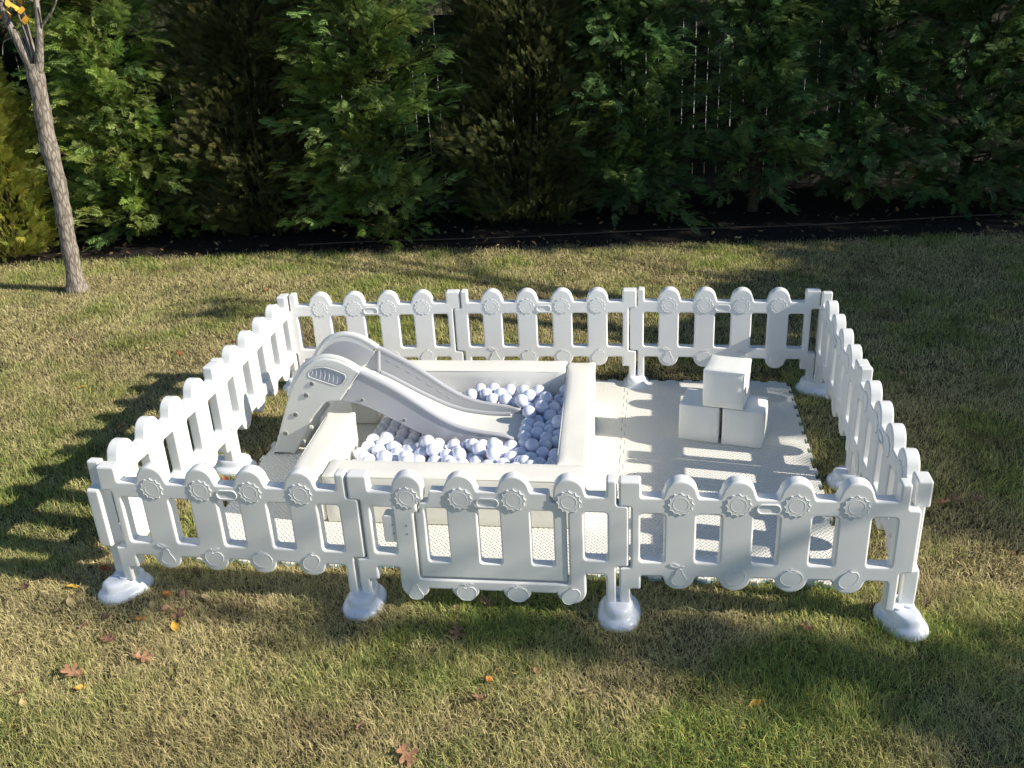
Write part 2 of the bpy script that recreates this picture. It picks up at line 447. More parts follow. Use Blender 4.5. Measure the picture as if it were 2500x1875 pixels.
def edge_pts(a, b, tabs, sgn, n=9, depth=.017):
    """puzzle edge from a to b; sgn +1 tabs outward first"""
    a = Vector(a); b = Vector(b); d = (b - a); L_ = d.length; d.normalize(); nrm = Vector((d.y, -d.x))  # outward for CCW loops
    out = [tuple(a)]
    if not tabs: return out
    s = L_ / (n * 2 + 1)
    for k in range(n):
        c = a + d * (s * (2 * k + 1.5)); w0, w1 = s * .40, s * .58
        q = [c - d * w0, c - d * w1 + nrm * depth * sgn, c + d * w1 + nrm * depth * sgn, c + d * w0]
        out += [tuple(q[0]), tuple(q[1]), tuple(q[2]), tuple(q[3])]
    return out
tiles_lab = [['foam floor tile at the near left, seen through the first fence panel', 'foam floor tile in front of the ball pit, under the pit and gate', 'foam floor tile at the near right, striped with fence shadow'],
             ['foam floor tile at the back left, under the slide leg', 'foam floor tile at the back centre under the ball pit', 'foam floor tile at the back right, carrying the cubes']]
G_ = .0012
for j in range(2):
    for i in range(3):
        x0, x1, y0, y1 = TX[i] + G_, TX[i + 1] - G_, TY[j] + G_, TY[j + 1] - G_
        lp_ = []
        lp_ += edge_pts((x0, y0), (x1, y0), True, +1 if j == 0 else -1)
        lp_ += edge_pts((x1, y0), (x1, y1), True, +1)
        # shared edges: the right / upper neighbour is notched by the tabs of this tile
        lp_ += edge_pts((x1, y1), (x0, y1), True, +1)
        lp_ += edge_pts((x0, y1), (x0, y0), True, +1 if i == 0 else -1)
        t = empty('foam_tile', (0, 0, 0)); tag(t, tiles_lab[j][i], 'floor tile', 'foam tiles under the play things')
        if i > 0 or j > 0:
            pass
        up_ = curve_mesh([fillet([(*p, .003) for p in lp_], 2)], 'tread_layer', .0040, .0015, 1); up_.transform(Matrix.Translation((0, 0, .0215))); smooth(up_)
        lo_ = curve_mesh([fillet([(*p, .003) for p in lp_], 2)], 'backing_layer', .0038, .0010, 1); lo_.transform(Matrix.Translation((0, 0, .0105))); smooth(lo_)
        link('tread_layer', up_, M_tile, t); link('backing_layer', lo_, M_matblue, t)
MZ = .0272     # top of mat
# ================================================================== BALL PIT WALLS
def foam_block(name, L, W, H, puff=.006, bev=.010, seed=0, ears=.006, cuts=9):
    """upholstered foam block, origin at one bottom corner; X length, Y width, Z height"""
    r = np.random.default_rng(seed)
    bm = bmesh.new(); box_bm(bm, 0, 0, 0, L, W, H)
    bmesh.ops.bevel(bm, geom=list(bm.edges), offset=bev, segments=2, affect='EDGES', profile=.5)
    nx = max(2, int(L / .05)); 
    for ax, n, S in ((0, nx, L), (1, 3, W), (2, 4, H)):
        for k in range(1, n + 1):
            c = [0, 0, 0]; nn = [0, 0, 0]; c[ax] = S * k / (n + 1); nn[ax] = 1
            g = list(bm.verts) + list(bm.edges) + list(bm.faces)
            bmesh.ops.bisect_plane(bm, geom=g, plane_co=c, plane_no=nn, dist=1e-5)
    ph = r.uniform(0, 6, 12)
    for v in bm.verts:
        x, y, z = v.co; u, vv, ww = 2 * x / L - 1, 2 * y / W - 1, 2 * z / H - 1
        wob = .35 * math.sin(x * 9 + ph[0]) + .3 * math.sin(y * 17 + ph[1] + x * 4) + .3 * math.sin(z * 15 + ph[2] + x * 6)
        f = lambda a, b: max(0, (1 - a ** 4)) * max(0, (1 - b ** 4))
        if abs(ww) > .9: v.co.z += math.copysign(puff * f(u, vv) * (1 + 1.6 * wob), ww) if ww > 0 else 0
        if abs(vv) > .9: v.co.y += math.copysign(puff * f(u, ww) * (1 + 1.6 * wob), vv)
        if abs(u) > .9: v.co.x += math.copysign(puff * f(vv, ww) * (1 + 1.6 * wob), u)
        if abs(u) > .86 and abs(vv) > .8 and ww > .85:      # gathered corner of the cover
            v.co.z += ears * r.uniform(-.2, 1); v.co.x += math.copysign(ears * .7, u) * r.uniform(0, 1); v.co.y += math.copysign(ears * .5, vv) * r.uniform(-.3, 1)
    me = bm_mesh(bm, name, 50)
    return me
def bead_lines(name, lines, rad, mat_, parent):
    cu = curve_mesh(lines, name, 0, rad, 1, False, fill=False); smooth(cu, 60); return link(name, cu, mat_, parent)
def foam_wall(loc, rz, L, W, H, lab, seed):
    t = empty('foam_bolster', loc, R(rz)); tag(t, lab, 'foam bolster', 'foam bolsters of the ball pit')
    link('cover', foam_block('cover', L, W, H, .005, .011, seed), M_vinyl, t)
    # stitched seam beads along the long top edges and the ends
    e = .004
    ls = [[(e, y, H - .006), (L * .3, y * 1.0, H - .0045), (L * .7, y, H - .0045), (L - e, y, H - .006)] for y in (.0005, W - .0005)]
    bead_lines('seam', ls, .0022, M_vinyl, t)
    return t
HP = .27 - MZ
foam_wall((-.842, -.508, MZ), .3, 1.17, .146, HP, 'long front foam wall of the ball pit, nearest the gate', 1)
foam_wall((.190, -.357, MZ), 92.2, 1.16, .150, HP, 'right foam wall of the ball pit, dappled with shade', 2).location = (.342, -.357, MZ)
foam_wall((-.846, -.505, MZ), 92.2, .632, .142, HP, 'short foam wall left of the balls, in front of the slide leg', 3).location = (-.848, -.503, MZ)
foam_wall((-1.02, .668, MZ), .2, 1.163, .146, HP, 'back foam wall of the ball pit, behind the slide', 4)
foam_wall((-.872, .475, MZ), 92, .185, .142, HP, 'short foam wall piece hidden beyond the slide at the back left of the pit', 5)
fl = link('pit_floor', None, None) if False else None
bm = bmesh.new(); box_bm(bm, -.850, -.36, MZ + .0006, .188, .66, MZ + .012)
o = link('pit_floor_pad', bm_mesh(bm, 'pit_floor_pad', bevel=.003), M_vinyl); tag(o, 'cream floor pad under the balls inside the pit', 'floor pad')

# cubes --------------------------------------------------------------------
CS = .2025
for k, (x, y, z, a, lab) in enumerate(((.745, .372, MZ, -13.5, 'white foam cube at the bottom left of the stack of three'),
        (.955, .320, MZ, -12.8, 'white foam cube at the bottom right of the stack of three'),
        (.857, .336, MZ + CS + .004, -14.5, 'white foam cube balanced on top of the two others'))):
    t = empty('foam_cube', (x, y, z), R(a)); tag(t, lab, 'foam cube', 'white foam cubes')
    link('cover', foam_block('cover', CS - .004, CS - .006, CS - .002, .0042, .007, 20 + k, ears=.0035), M_vinylw, t)
    e = .001; s = CS - .004; w_ = CS - .006; h_ = CS - .002
    bead_lines('seam', [[(0, 0, h_ - .004), (s / 2, -.002, h_ - .004), (s, 0, h_ - .004)], [(s - .001, .001, .004), (s - .001, 0, h_ / 2), (s - .001, .001, h_ - .004)],
                        [(s, 0, h_ - .004), (s + .002, w_ / 2, h_ - .004), (s, w_, h_ - .004)]], .0014, M_vinylw, t)

# ================================================================== SLIDE
sl = empty('slide', (0, 0, 0)); tag(sl, 'grey and white plastic slide running from the mat over the foam wall into the balls', 'slide')
YN, YF = .114, .476
OUT = [(-1.345, MZ + .001, .004), (-1.317, .083), (-1.270, .204), (-1.207, .356), (-1.190, .394), (-1.157, .454), (-1.105, .519), (-1.055, .552), (-.992, .568), (-.929, .558), (-.875, .533), (-.819, .494, .004), (-.938, .338, .008)]
INN = [(-1.000, .332), (-1.017, .326), (-1.036, .309), (-1.053, .288), (-1.076, .262), (-1.100, .233, .01), (-1.130, .180), (-1.159, .126), (-1.222, MZ + .001, .004)]
GR = fillet([(-1.086, .468, .012), (-1.085, .490, .014), (-1.052, .514, .02), (-1.000, .523, .05), (-.945, .505, .04), (-.896, .483, .014), (-.893, .462, .014), (-.918, .430, .016), (-.950, .420, .012)])
def side_panel(y, near):
    o = wn(link('side_panel', plate('side_panel', [fillet(OUT + INN)] + ([GR]), .040, .0095, res=3), M_leg, sl)); o.location.y = y
    g = link('handle_grille', plate('handle_grille', [loop_scale([(x + .99, z - .47) for x, z in GR], -.99, .47, 1.03)], .030, .002), M_grille, o)
    rr = link('handle_rim', ridge('handle_rim', [GR], .0028, -.0195 if near else .0195), M_leg, o)
    ls = []
    for k in range(8):
        x = -1.066 + k * .021
        z0 = .470 - (x + 1.07) * .37 + .008; z1 = min(.512, z0 + .052)
        ls.append([(x - .006, z0), (x + .003, (z0 + z1) / 2), (x + .003, z1)])
    link('louvre', ridge('louvre', ls, .0032, -.0155 if near else .0155, False), M_grille, o)
    return o
sn = side_panel(YN + .020, True); sf = side_panel(YF - .020, False)
# inside face of each leg panel: recessed grey cheek with a proud hand rail
RAILTOP = [(-.822, .487), (-.732, .440), (-.644, .386), (-.556, .323), (-.467, .258), (-.377, .205), (-.300, .178), (-.230, .164), (-.170, .156), (-.115, .146), (-.075, .128)]
UND = [(-.095, .085), (-.200, .072), (-.295, .076), (-.411, .100), (-.533, .152), (-.681, .232), (-.758, .276), (-.842, .314), (-.934, .334)]
BED = [(-1.10, .372), (-1.04, .385), (-.96, .389), (-.90, .376), (-.831, .347), (-.772, .319), (-.715, .287), (-.601, .222), (-.485, .163), (-.420, .139), (-.367, .124), (-.25, .108), (-.15, .105), (-.085, .108), (-.045, .096)]
def dense(pts, n=4):
    q = [pts[0]]
    for i in range(len(pts) - 1):
        p0 = Vector(pts[max(i - 1, 0)]); p1 = Vector(pts[i]); p2 = Vector(pts[i + 1]); p3 = Vector(pts[min(i + 2, len(pts) - 1)])
        for j in range(1, n + 1):
            t = j / n; v = .5 * ((2 * p1) + (p2 - p0) * t + (2 * p0 - 5 * p1 + 4 * p2 - p3) * t * t + (3 * p1 - p0 - 3 * p2 + p3) * t ** 3); q.append(tuple(v))
    return q
RT, BD, UN = dense(RAILTOP), dense(BED), dense(UND)
def chute_side(yc, inner):
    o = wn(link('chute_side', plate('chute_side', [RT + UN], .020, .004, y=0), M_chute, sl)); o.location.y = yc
    bm = bmesh.new()
    pts = [(x, -.002 * inner, z + .001) for x, z in RT]; tube_bm(bm, pts, [.0150 - .004 * (i / len(pts)) for i in range(len(pts))], 12)
    rail = link('rail', bm_mesh(bm, 'rail', 60), M_chute, o)
    bm = bmesh.new()
    low = [(x, inner * .008, z + .013) for x, z in BD if -.83 < x < -.12]; tube_bm(bm, low, [.013] * len(low), 10)
    post = [(-.826, inner * .006, .352), (-.822, inner * .007, .42), (-.815, inner * .006, .478)]; tube_bm(bm, post, [.012] * 3, 10)
    link('lower_rail', bm_mesh(bm, 'lower_rail', 60), M_chute, o)
    return o
cn = chute_side(YN + .022, 1); cf = chute_side(YF - .022, -1)
for k in range(7):      # moulded slots in the pocket of the far side
    x = -.765 + k * .052
    z = np.interp(x, [p[0] for p in RAILTOP], [p[1] for p in RAILTOP]) - .040
    bm = bmesh.new(); sl_ = -.80 if x < -.5 else -.6
    box_bm(bm, -.013, -.001, -.0015, .013, .001, .0015, Matrix.Translation((x, -.0105, z)) @ Matrix.Rotation(math.atan(.68), 4, 'Y'))
    link('moulded_slot', bm_mesh(bm, 'moulded_slot'), M_grille, cf)
# chute bed: swept section
def bed_mesh():
    bm = bmesh.new(); rings = []
    y0, y1 = YN + .028, YF - .028
    sec = [0, .02, .06, .14, .26, .5, .74, .86, .94, .98, 1]
    up_ = [.020, .008, .002, 0, -.001, -.002, -.001, 0, .002, .008, .020]
    n = len(BD)
    for i, (x, z) in enumerate(BD):
        a = BD[max(i - 1, 0)]; b = BD[min(i + 1, n - 1)]; d = Vector((b[0] - a[0], b[1] - a[1])).normalized(); nn = Vector((-d.y, d.x))
        ring = []
        endk = max(0, (i - (n - 9)) / 8)
        for s, u in zip(sec, up_):
            ext = .045 * endk * (1 - (2 * s - 1) ** 2) - .02 * endk
            u2 = u if x > -.86 else u * .3
            ring.append((x + nn.x * u2 + ext, y0 + (y1 - y0) * s, z + nn.y * u2 - .012 * max(0, endk - .5)))
        rings.append((ring, nn))
    top = [[bm.verts.new(p) for p in r] for r, _ in rings]
    bot = [[bm.verts.new((p[0] - nn.x * .010, p[1], p[2] - nn.y * .010)) for p in r] for r, nn in rings]
    m = len(sec)
    for i in range(n - 1):
        for j in range(m - 1):
            bm.faces.new((top[i][j], top[i + 1][j], top[i + 1][j + 1], top[i][j + 1]))
            bm.faces.new((bot[i][j + 1], bot[i + 1][j + 1], bot[i + 1][j], bot[i][j]))
        bm.faces.new((bot[i][0], bot[i + 1][0], top[i + 1][0], top[i][0])); bm.faces.new((top[i][m - 1], top[i + 1][m - 1], bot[i + 1][m - 1], bot[i][m - 1]))
    for j in range(m - 1):
        bm.faces.new((bot[0][j], top[0][j], top[0][j + 1], bot[0][j + 1])); bm.faces.new((top[-1][j], bot[-1][j], bot[-1][j + 1], top[-1][j + 1]))
    return bm_mesh(bm, 'slide_bed', 60)
link('slide_bed', bed_mesh(), M_slidebed, sl)
# inner cheek + hand rail on both leg panels
for o_, inner in ((sn, 1), (sf, -1)):
    bm = bmesh.new()
    top = dense([p[:2] for p in OUT[3:12]], 3)
    pts = [(x, inner * .006, z - .002) for x, z in top]
    tube_bm(bm, pts, [.0165] * len(pts), 12)
    link('hand_rail', bm_mesh(bm, 'hand_rail', 60), M_leg, o_)
    ch = [(x * .93 - .0715, z * .90 + .022) for x, z in top] + [(-.89, .40), (-1.12, .36)]
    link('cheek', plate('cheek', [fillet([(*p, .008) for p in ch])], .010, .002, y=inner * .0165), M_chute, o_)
for (x, z) in ((-1.10, .285), (-1.165, .170), (-1.228, .075)):
    bm = bmesh.new(); box_bm(bm, x - .055, YN + .04, z - .014, x + .045, YF - .04, z + .004)
    link('step', bm_mesh(bm, 'step', bevel=.004), M_leg, sl)
bm = bmesh.new(); box_bm(bm, -1.14, YN + .04, .358, -1.00, YF - .04, .372); link('platform', bm_mesh(bm, 'platform', bevel=.004), M_leg, sl)
def screw_cap(x, z, y, r, par, flat):
    bm = bmesh.new()
    bmesh.ops.create_cone(bm, cap_ends=True, segments=24, radius1=r, radius2=r * .9, depth=.004, matrix=Matrix.Translation((x, y, z)) @ Matrix.Rotation(PI / 2, 4, 'X'))
    for a in (25, 115):
        box_bm(bm, -r * .62, -.0015, -r * .16, r * .62, .0015, r * .16, Matrix.Translation((x, y - .0032, z)) @ Matrix.Rotation(R(a), 4, 'Y'))
    o = link('screw_cap', bm_mesh(bm, 'screw_cap'), M_screw, par)
    rg = link('screw_ring', ridge('screw_ring', [[(x + r * 1.12 * math.cos(k * PI / 12), z + r * 1.12 * math.sin(k * PI / 12)) for k in range(24)]], .0014, y - .0012), M_leg, o)
for (x, z, r_) in ((-1.073, .431, .0115), (-1.112, .367, .0125), (-1.184, .258, .0125), (-1.254, .149, .0125)):
    screw_cap(x, z, -.0215, r_, sn, 0)
for (x, z) in ((-.828, .340), (-.623, .231), (-.372, .128)): screw_cap(x, z, -.0115, .0105, cn, 0)

# ================================================================== BALLS
BALLS = """58,-322,187;-46,-299,191;100,-265,192;149,-284,144;149,-212,186;-180,-322,144;-251,-322,143;-357,-282,191;-287,-267,172;-14,-236,188;-322,-322,143;54,-212,188;149,-322,81;-532,-216,197;-600,-322,144;-140,-87,187;-327,-177,167;-393,-322,144;-533,-301,140;-90,-322,140;-672,-322,143;-461,-301,140;-216,-40,186;-742,-322,144;30,51,162;-725,-208,189;-231,-166,142;-172,-207,141;-658,-143,185;-812,-322,144;149,126,143;-311,-59,161;149,-84,144;-149,-17,199;-564,-123,175;-447,-34,171;85,13,138;143,242,197;-217,-260,144;16,-147,177;2,-322,143;-507,-97,140;93,-322,125;79,-81,132;149,-13,144;87,90,143;-427,-95,139;-77,69,142;-134,-267,134;-60,-41,141;-92,-104,136;-84,-238,175;-485,25,184;-461,-154,124;-636,-260,144;-164,-136,142;-24,375,185;37,441,186;-222,-95,142;149,425,141;-576,26,132;-497,-239,140;36,210,144;29,-30,132;-779,-260,144;-707,-260,143;84,400,152;-77,481,200;49,533,193;-25,20,130;149,608,203;-163,501,194;-672,-199,143;-24,172,143;149,558,152;-812,-37,140;-298,324,81;-288,-123,141;-235,501,194;149,197,142;-359,545,199;-364,69,143;88,161,142;-43,550,198;2,606,199;-307,430,81;-497,-322,81;-762,-142,177;-426,-239,140;-795,38,140;-356,501,143;-392,-173,138;-367,344,81;-441,501,131;-593,478,138;-419,205,81;-258,16,174;-512,501,144;-729,146,140;-630,-21,139;-157,619,196;-445,69,146;-733,3,140;98,469,163;-668,39,140;-24,247,142;-760,447,126;-674,514,128;-621,556,151;21,390,123;-378,-43,145;-24,319,143;-425,302,81;-146,-322,81;-568,-239,140;39,285,139;-327,199,81;-721,590,143;-358,-111,148;-730,74,140;-369,256,81;-279,556,199;-574,440,81;-480,254,81;-553,287,81;-14,102,141;149,91,81;-551,216,81;-83,619,192;-758,518,137;-792,110,140;-687,286,81;-567,-322,81;-614,250,81;-626,179,81;-32,-322,81;-510,-25,139;-201,564,198;-376,414,81;-792,590,143;-113,8,143;-625,320,81;-563,358,81;-246,619,202;97,245,142;-284,501,142;-492,325,81;-487,183,81;-434,373,81;-319,616,199;-585,619,150;-688,215,81;-221,69,143;-693,-55,140;-440,447,81;-475,562,141;-328,8,143;38,-322,81;-502,395,81;-514,619,147;-750,321,81;-688,356,81;-812,286,81;-508,466,81;-626,391,81;-750,392,81;-812,356,81;78,-160,145;-687,427,81;-656,619,150;-106,-178,143;95,334,128;-247,501,81;-688,144,81;-150,501,81;-149,69,143;-40,-152,131;-750,251,81;-199,501,133;-427,-322,81;-216,-322,81;-552,558,134;-626,108,81;-287,-322,81;-433,619,143;-562,146,81;-357,-322,81;-8,-89,144;-637,-322,81;-812,215,81;-812,426,81;-708,-322,81;-779,-322,81;-392,501,81;-812,-134,127;-602,-155,124;-633,-94,140;-635,476,81;-723,488,81;-293,69,143;-570,-61,139;149,493,122;-114,502,143;149,-155,143;35,172,81;-760,-85,132;-42,505,142;-320,501,81;4,559,145;149,386,81;114,619,142;-398,558,140;-79,501,81;80,558,134;-255,-35,125;-285,-216,123;-123,619,133;-24,437,151;-421,8,120;-321,562,141;46,-266,143;-430,135,81;-812,497,81;-707,-138,132;43,619,142;-575,517,81;-531,-175,139;149,-118,81;-355,-235,138;-287,137,81;149,293,148;149,-252,81;-812,619,81;-359,135,81;-812,-188,81;-89,-283,81;149,246,81;149,-48,81;149,317,81;-399,69,81;-515,64,131;149,21,81;149,162,81;-759,-194,128;130,-184,81;149,550,81;149,619,81;-654,-131,81;-158,558,141;-277,-160,81;-637,-199,81;-24,426,81;80,-30,81;-812,-260,81;-812,145,81;-468,-26,81;12,-202,131;-812,3,81;-38,-265,128;-24,355,81;-186,8,143;-24,284,81;115,447,81;-812,74,81;-752,-33,81;82,-268,81;-673,619,81;30,-81,81;-707,557,81;-529,-134,81;27,19,81;-602,-261,81;-150,-50,126;-812,-78,81;-204,-60,81;-220,-201,81;104,-226,133;-507,537,81;-362,619,142;-564,75,81;-689,2,81;41,498,131;-180,-260,81;78,386,81;-496,-198,81;-292,7,81;-80,564,138;-221,8,81;-778,558,81;88,55,81;-468,-97,81;13,-253,81;88,126,81;-198,554,81;-627,37,81;-635,555,81;-41,69,81;-742,619,81;44,448,81;-147,-104,81"""
REST = """-438,555,81;-149,7,81;-321,-260,81;-95,-58,81;-499,112,81;-157,-172,81;-24,208,81;-21,-32,81;27,90,81;-8,495,81;-251,-262,81;-241,558,138;-39,-101,81;-532,-260,81;-345,-193,81;-205,619,143;-114,69,81;-603,619,81;-330,-53,81;-78,10,81;-35,619,140;-462,-260,81;-711,-90,81;-37,-202,81;-706,-188,81;-90,-148,81;-280,619,139;-391,-260,81;-529,-62,81;-282,561,81;-106,-217,81;-213,-131,81;-358,561,81;-122,566,81;-591,-98,81;-336,-122,81;-270,-89,81;-750,38,81;-649,-57,81"""
def dec(s): return [tuple(int(v) / 1000 for v in q.split(',')) for q in s.split(';') if q]
bm = bmesh.new(); bmesh.ops.create_uvsphere(bm, u_segments=28, v_segments=18, radius=.0355)
ball_me = bm_mesh(bm, 'ball', 180)
ball_me.materials.append(M_ball)
prng = np.random.default_rng(3)
for (x, y, z) in dec(BALLS):
    o = bpy.data.objects.new('plastic_ball', ball_me); C.objects.link(o); o.location = (x, y, z - .020)
    o.rotation_euler = tuple(prng.uniform(0, 6, 3))
    if y > .44: lab = 'white plastic ball lying between the slide and the back foam wall'
    elif x > -.06: lab = 'white plastic ball past the end of the slide, beside the right foam wall'
    elif y > .10: lab = 'white plastic ball lying underneath the slide'
    else: lab = 'white plastic ball lying between the slide and the front foam wall'
    tag(o, lab, 'ball', 'plastic balls filling the pit')
ms = []
bm = bmesh.new()
for (x, y, z) in dec(REST):
    bmesh.ops.create_icosphere(bm, subdivisions=2, radius=.0355, matrix=Matrix.Translation((x, y, z - .020)))
if len(bm.verts):
    tag(link('buried_balls', bm_mesh(bm, 'buried_balls', 180), M_ball), 'more white plastic balls buried deeper in the pit', 'balls', kind='stuff')
# ================================================================== GROUND
def ground_mat():
    m = bpy.data.materials.new('soil_thatch'); m.use_nodes = True; nt = m.node_tree; b = nt.nodes['Principled BSDF']; L = nt.links.new
    b.inputs['Roughness'].default_value = .95; b.inputs['Specular IOR Level'].default_value = .1
    tc = nt.nodes.new('ShaderNodeTexCoord')
    n1 = nt.nodes.new('ShaderNodeTexNoise'); n1.inputs['Scale'].default_value = 55; n1.inputs['Detail'].default_value = 6; L(tc.outputs['Object'], n1.inputs['Vector'])
    cr_ = nt.nodes.new('ShaderNodeValToRGB'); cr_.color_ramp.elements[0].color = (.03, .026, .014, 1); cr_.color_ramp.elements[1].color = (.13, .105, .055, 1)
    cr_.color_ramp.elements[0].position = .35; cr_.color_ramp.elements[1].position = .7
    L(n1.outputs['Fac'], cr_.inputs['Fac']); L(cr_.outputs['Color'], b.inputs['Base Color'])
    bp = nt.nodes.new('ShaderNodeBump'); bp.inputs['Strength'].default_value = .8; bp.inputs['Distance'].default_value = .02
    L(n1.outputs['Fac'], bp.inputs['Height']); L(bp.outputs['Normal'], b.inputs['Normal'])
    return m
bm = bmesh.new()
v = [bm.verts.new(p) for p in ((-120, -60, 0), (120, -60, 0), (120, 200, 0), (-120, 200, 0))]; bm.faces.new(v)
tag(link('ground', bm_mesh(bm, 'ground'), ground_mat()), kind='structure')
# hedge line: lawn border y = LB + s*x ; edging behind ; bed beyond
def lawn_y(x): return np.interp(x, [-8, -5.2, -4.0, -3.0, -1.6, 0, 1.7, 3.8, 8], [3.42, 3.60, 3.75, 3.86, 3.94, 4.03, 4.08, 4.32, 4.8])
def edging_y(x): return np.interp(x, [-8, -5.2, -1.9, .27, 1.9, 3.9, 8], [3.4, 3.70, 4.10, 4.33, 4.51, 4.80, 5.4])
M_mulch = mat('dark_mulch', (.036, .030, .026), .95, .1, noise=.6, nscale=40, bump=1, bscale=70)
bm = bmesh.new(); n = 90; xs = np.linspace(-9, 9, n); rows = []
mr_ = np.random.default_rng(2)
for j in range(26):
    row = []
    for x in xs:
        y = lawn_y(x) - .04 + j * .09 + .03 * math.sin(x * 5) * (j == 0)
        z = .004 + (.0 if j == 0 else min(1, j / 4) * (.02 + .018 * mr_.random()))
        row.append(bm.verts.new((x, y, z)))
    rows.append(row)
for a, b in zip(rows, rows[1:]):
    for k in range(n - 1): bm.faces.new((a[k], a[k + 1], b[k + 1], b[k]))
tag(link('mulch_bed', bm_mesh(bm, 'mulch_bed', 180), M_mulch), kind='structure')
M_edge = mat('edging_brown', (.055, .04, .032), .6)
bm = bmesh.new(); pts = [(x, edging_y(x), .045 + .006 * math.sin(x * 2.3)) for x in np.linspace(-2.6, 8, 60)]
tube_bm(bm, pts, [.0075] * len(pts), 8); tag(link('edging_tube', bm_mesh(bm, 'edging_tube', 60), M_edge), 'thin dark brown edging tube lying along the mulch bed', 'edging')  # edging strip of the mulch bed, modelled as a thin tube

# ================================================================== GRASS
def noise2(x, y, seed=0):
    """cheap smooth value noise, numpy"""
    g = np.random.default_rng(seed).random((256, 256))
    xi = np.floor(x).astype(int); yi = np.floor(y).astype(int); fx = x - xi; fy = y - yi
    fx = fx * fx * (3 - 2 * fx); fy = fy * fy * (3 - 2 * fy)
    a = g[xi & 255, yi & 255]; b = g[(xi + 1) & 255, yi & 255]; c = g[xi & 255, (yi + 1) & 255]; d = g[(xi + 1) & 255, (yi + 1) & 255]
    return (a * (1 - fx) + b * fx) * (1 - fy) + (c * (1 - fx) + d * fx) * fy
def fbm(x, y, s, seed=0): return (noise2(x * s, y * s, seed) + .5 * noise2(x * s * 2.1, y * s * 2.1, seed + 1) + .25 * noise2(x * s * 4.3, y * s * 4.3, seed + 2)) / 1.75
def grass(x0, x1, y0, y1, dens, hscale=1.0, wscale=1.0, seed=0):
    g = np.random.default_rng(seed); n = int((x1 - x0) * (y1 - y0) * dens)
    x = g.uniform(x0, x1, n); y = g.uniform(y0, y1, n)
    keep = (y < lawn_y(x) + g.normal(0, .045, n))
    keep &= ~((x > TX[0] + .005) & (x < TX[3] - .005) & (y > TY[0] + .005) & (y < TY[2] - .005))
    x = x[keep]; y = y[keep]; n = len(x)
    tuft = fbm(x, y, 9, 40); patch = fbm(x, y, 1.7, 5); fine = fbm(x, y, 5.5, 9)
    k2 = g.random(n) < (.55 + .9 * tuft)
    x, y, tuft, patch, fine = x[k2], y[k2], tuft[k2], patch[k2], fine[k2]; n = len(x)
    green = np.clip((patch - .5) * 2.4 + (fine - .5) * 1.8 + .30 + g.normal(0, .30, n) + np.where(y < -1.2, .10, -.06), 0, 1)
    brown = np.clip((fbm(x, y, 2.3, 77) - .68) * 5 + g.normal(0, .2, n), 0, 1)
    for (bx0, by0, br0, bg0) in ((-.95, -1.85, .38, .9), (-.35, -1.72, .30, .6), (.42, -1.45, .16, .6), (-1.05, -1.12, .14, .8), (1.6, -1.9, .35, .5), (-2.4, 1.4, .4, .4)):
        gs_ = np.exp(-((x - bx0) ** 2 + ((y - by0) * 1.5) ** 2) / br0 ** 2) * bg0 * (.5 + fine); brown = np.clip(brown + gs_ * .7, 0, 1); green = np.clip(green - gs_ * .6, 0, 1)
    h = (.024 + .026 * g.random(n) ** 1.5 + .016 * green) * (.75 + .6 * tuft) * hscale
    h *= np.where(g.random(n) < .03, 1.5, 1) * .86
    lean = np.clip(g.normal(1.02, .36, n) - .2 * green, .1, 1.5)           # radians from vertical
    flow = 6.28 * fbm(x, y, 3.1, 21) * 2.2
    az = np.where(g.random(n) < .22, flow + g.normal(0, .6, n), g.uniform(0, 6.283, n))
    wd = (.0005 + .0007 * g.random(n)) * wscale
    dx, dy = np.cos(az), np.sin(az); px, py = -dy, dx
    tw = g.normal(0, .5, n); px, py = px * np.cos(tw) , py * np.cos(tw); pz = np.sin(tw)
    V = np.empty((n, 5, 3), np.float32)
    l1 = lean * .7; l2 = np.minimum(lean * 1.35, 1.75)
    z0 = np.zeros(n)
    mx_, my_, mz_ = x + dx * np.sin(l1) * h * .55, y + dy * np.sin(l1) * h * .55, np.cos(l1) * h * .55
    V[:, 0] = np.stack([x - px * wd, y - py * wd, z0 - .002], 1); V[:, 1] = np.stack([x + px * wd, y + py * wd, z0 - .002], 1)
    V[:, 2] = np.stack([mx_ + px * wd * .85, my_ + py * wd * .85, mz_ + pz * wd], 1); V[:, 3] = np.stack([mx_ - px * wd * .85, my_ - py * wd * .85, mz_ - pz * wd], 1)
    V[:, 4] = np.stack([mx_ + dx * np.sin(l2) * h * .5, my_ + dy * np.sin(l2) * h * .5, np.maximum(mz_ + np.cos(l2) * h * .5, .002)], 1)
    straw = np.array([.88, .76, .39]); grn = np.array([.27, .38, .10]); brn = np.array([.40, .30, .17]); ygr = np.array([.68, .66, .19])
    mixg = green[:, None]
    yg = (g.random(n) < .35)[:, None]
    col = straw * (1 - mixg) + np.where(yg, ygr, grn) * mixg
    col = col * (1 - brown[:, None] * .75) + brn * brown[:, None] * .75
    col *= (g.uniform(.46, 1.22, n) * (1 + .25 * (patch - .5)))[:, None]
    colv = np.repeat(col[:, None, :], 5, 1); colv = np.concatenate([colv, np.ones((n, 5, 1))], 2)
    base = (np.arange(n) * 5)[:, None]
    loops = (base + np.array([0, 1, 2, 3, 3, 2, 4])).ravel(); st = (np.arange(n)[:, None] * 7 + np.array([0, 4])).ravel()
    return V.reshape(-1, 3), loops, st, colv.reshape(-1, 4)
def merge(parts):
    vo = lo = 0; V = []; L_ = []; S = []; Cc = []
    for v_, l_, s_, c_ in parts:
        V.append(v_); L_.append(l_ + vo); S.append(s_ + lo); Cc.append(c_); vo += len(v_); lo += len(l_)
    return np.concatenate(V), np.concatenate(L_), np.concatenate(S), np.concatenate(Cc)
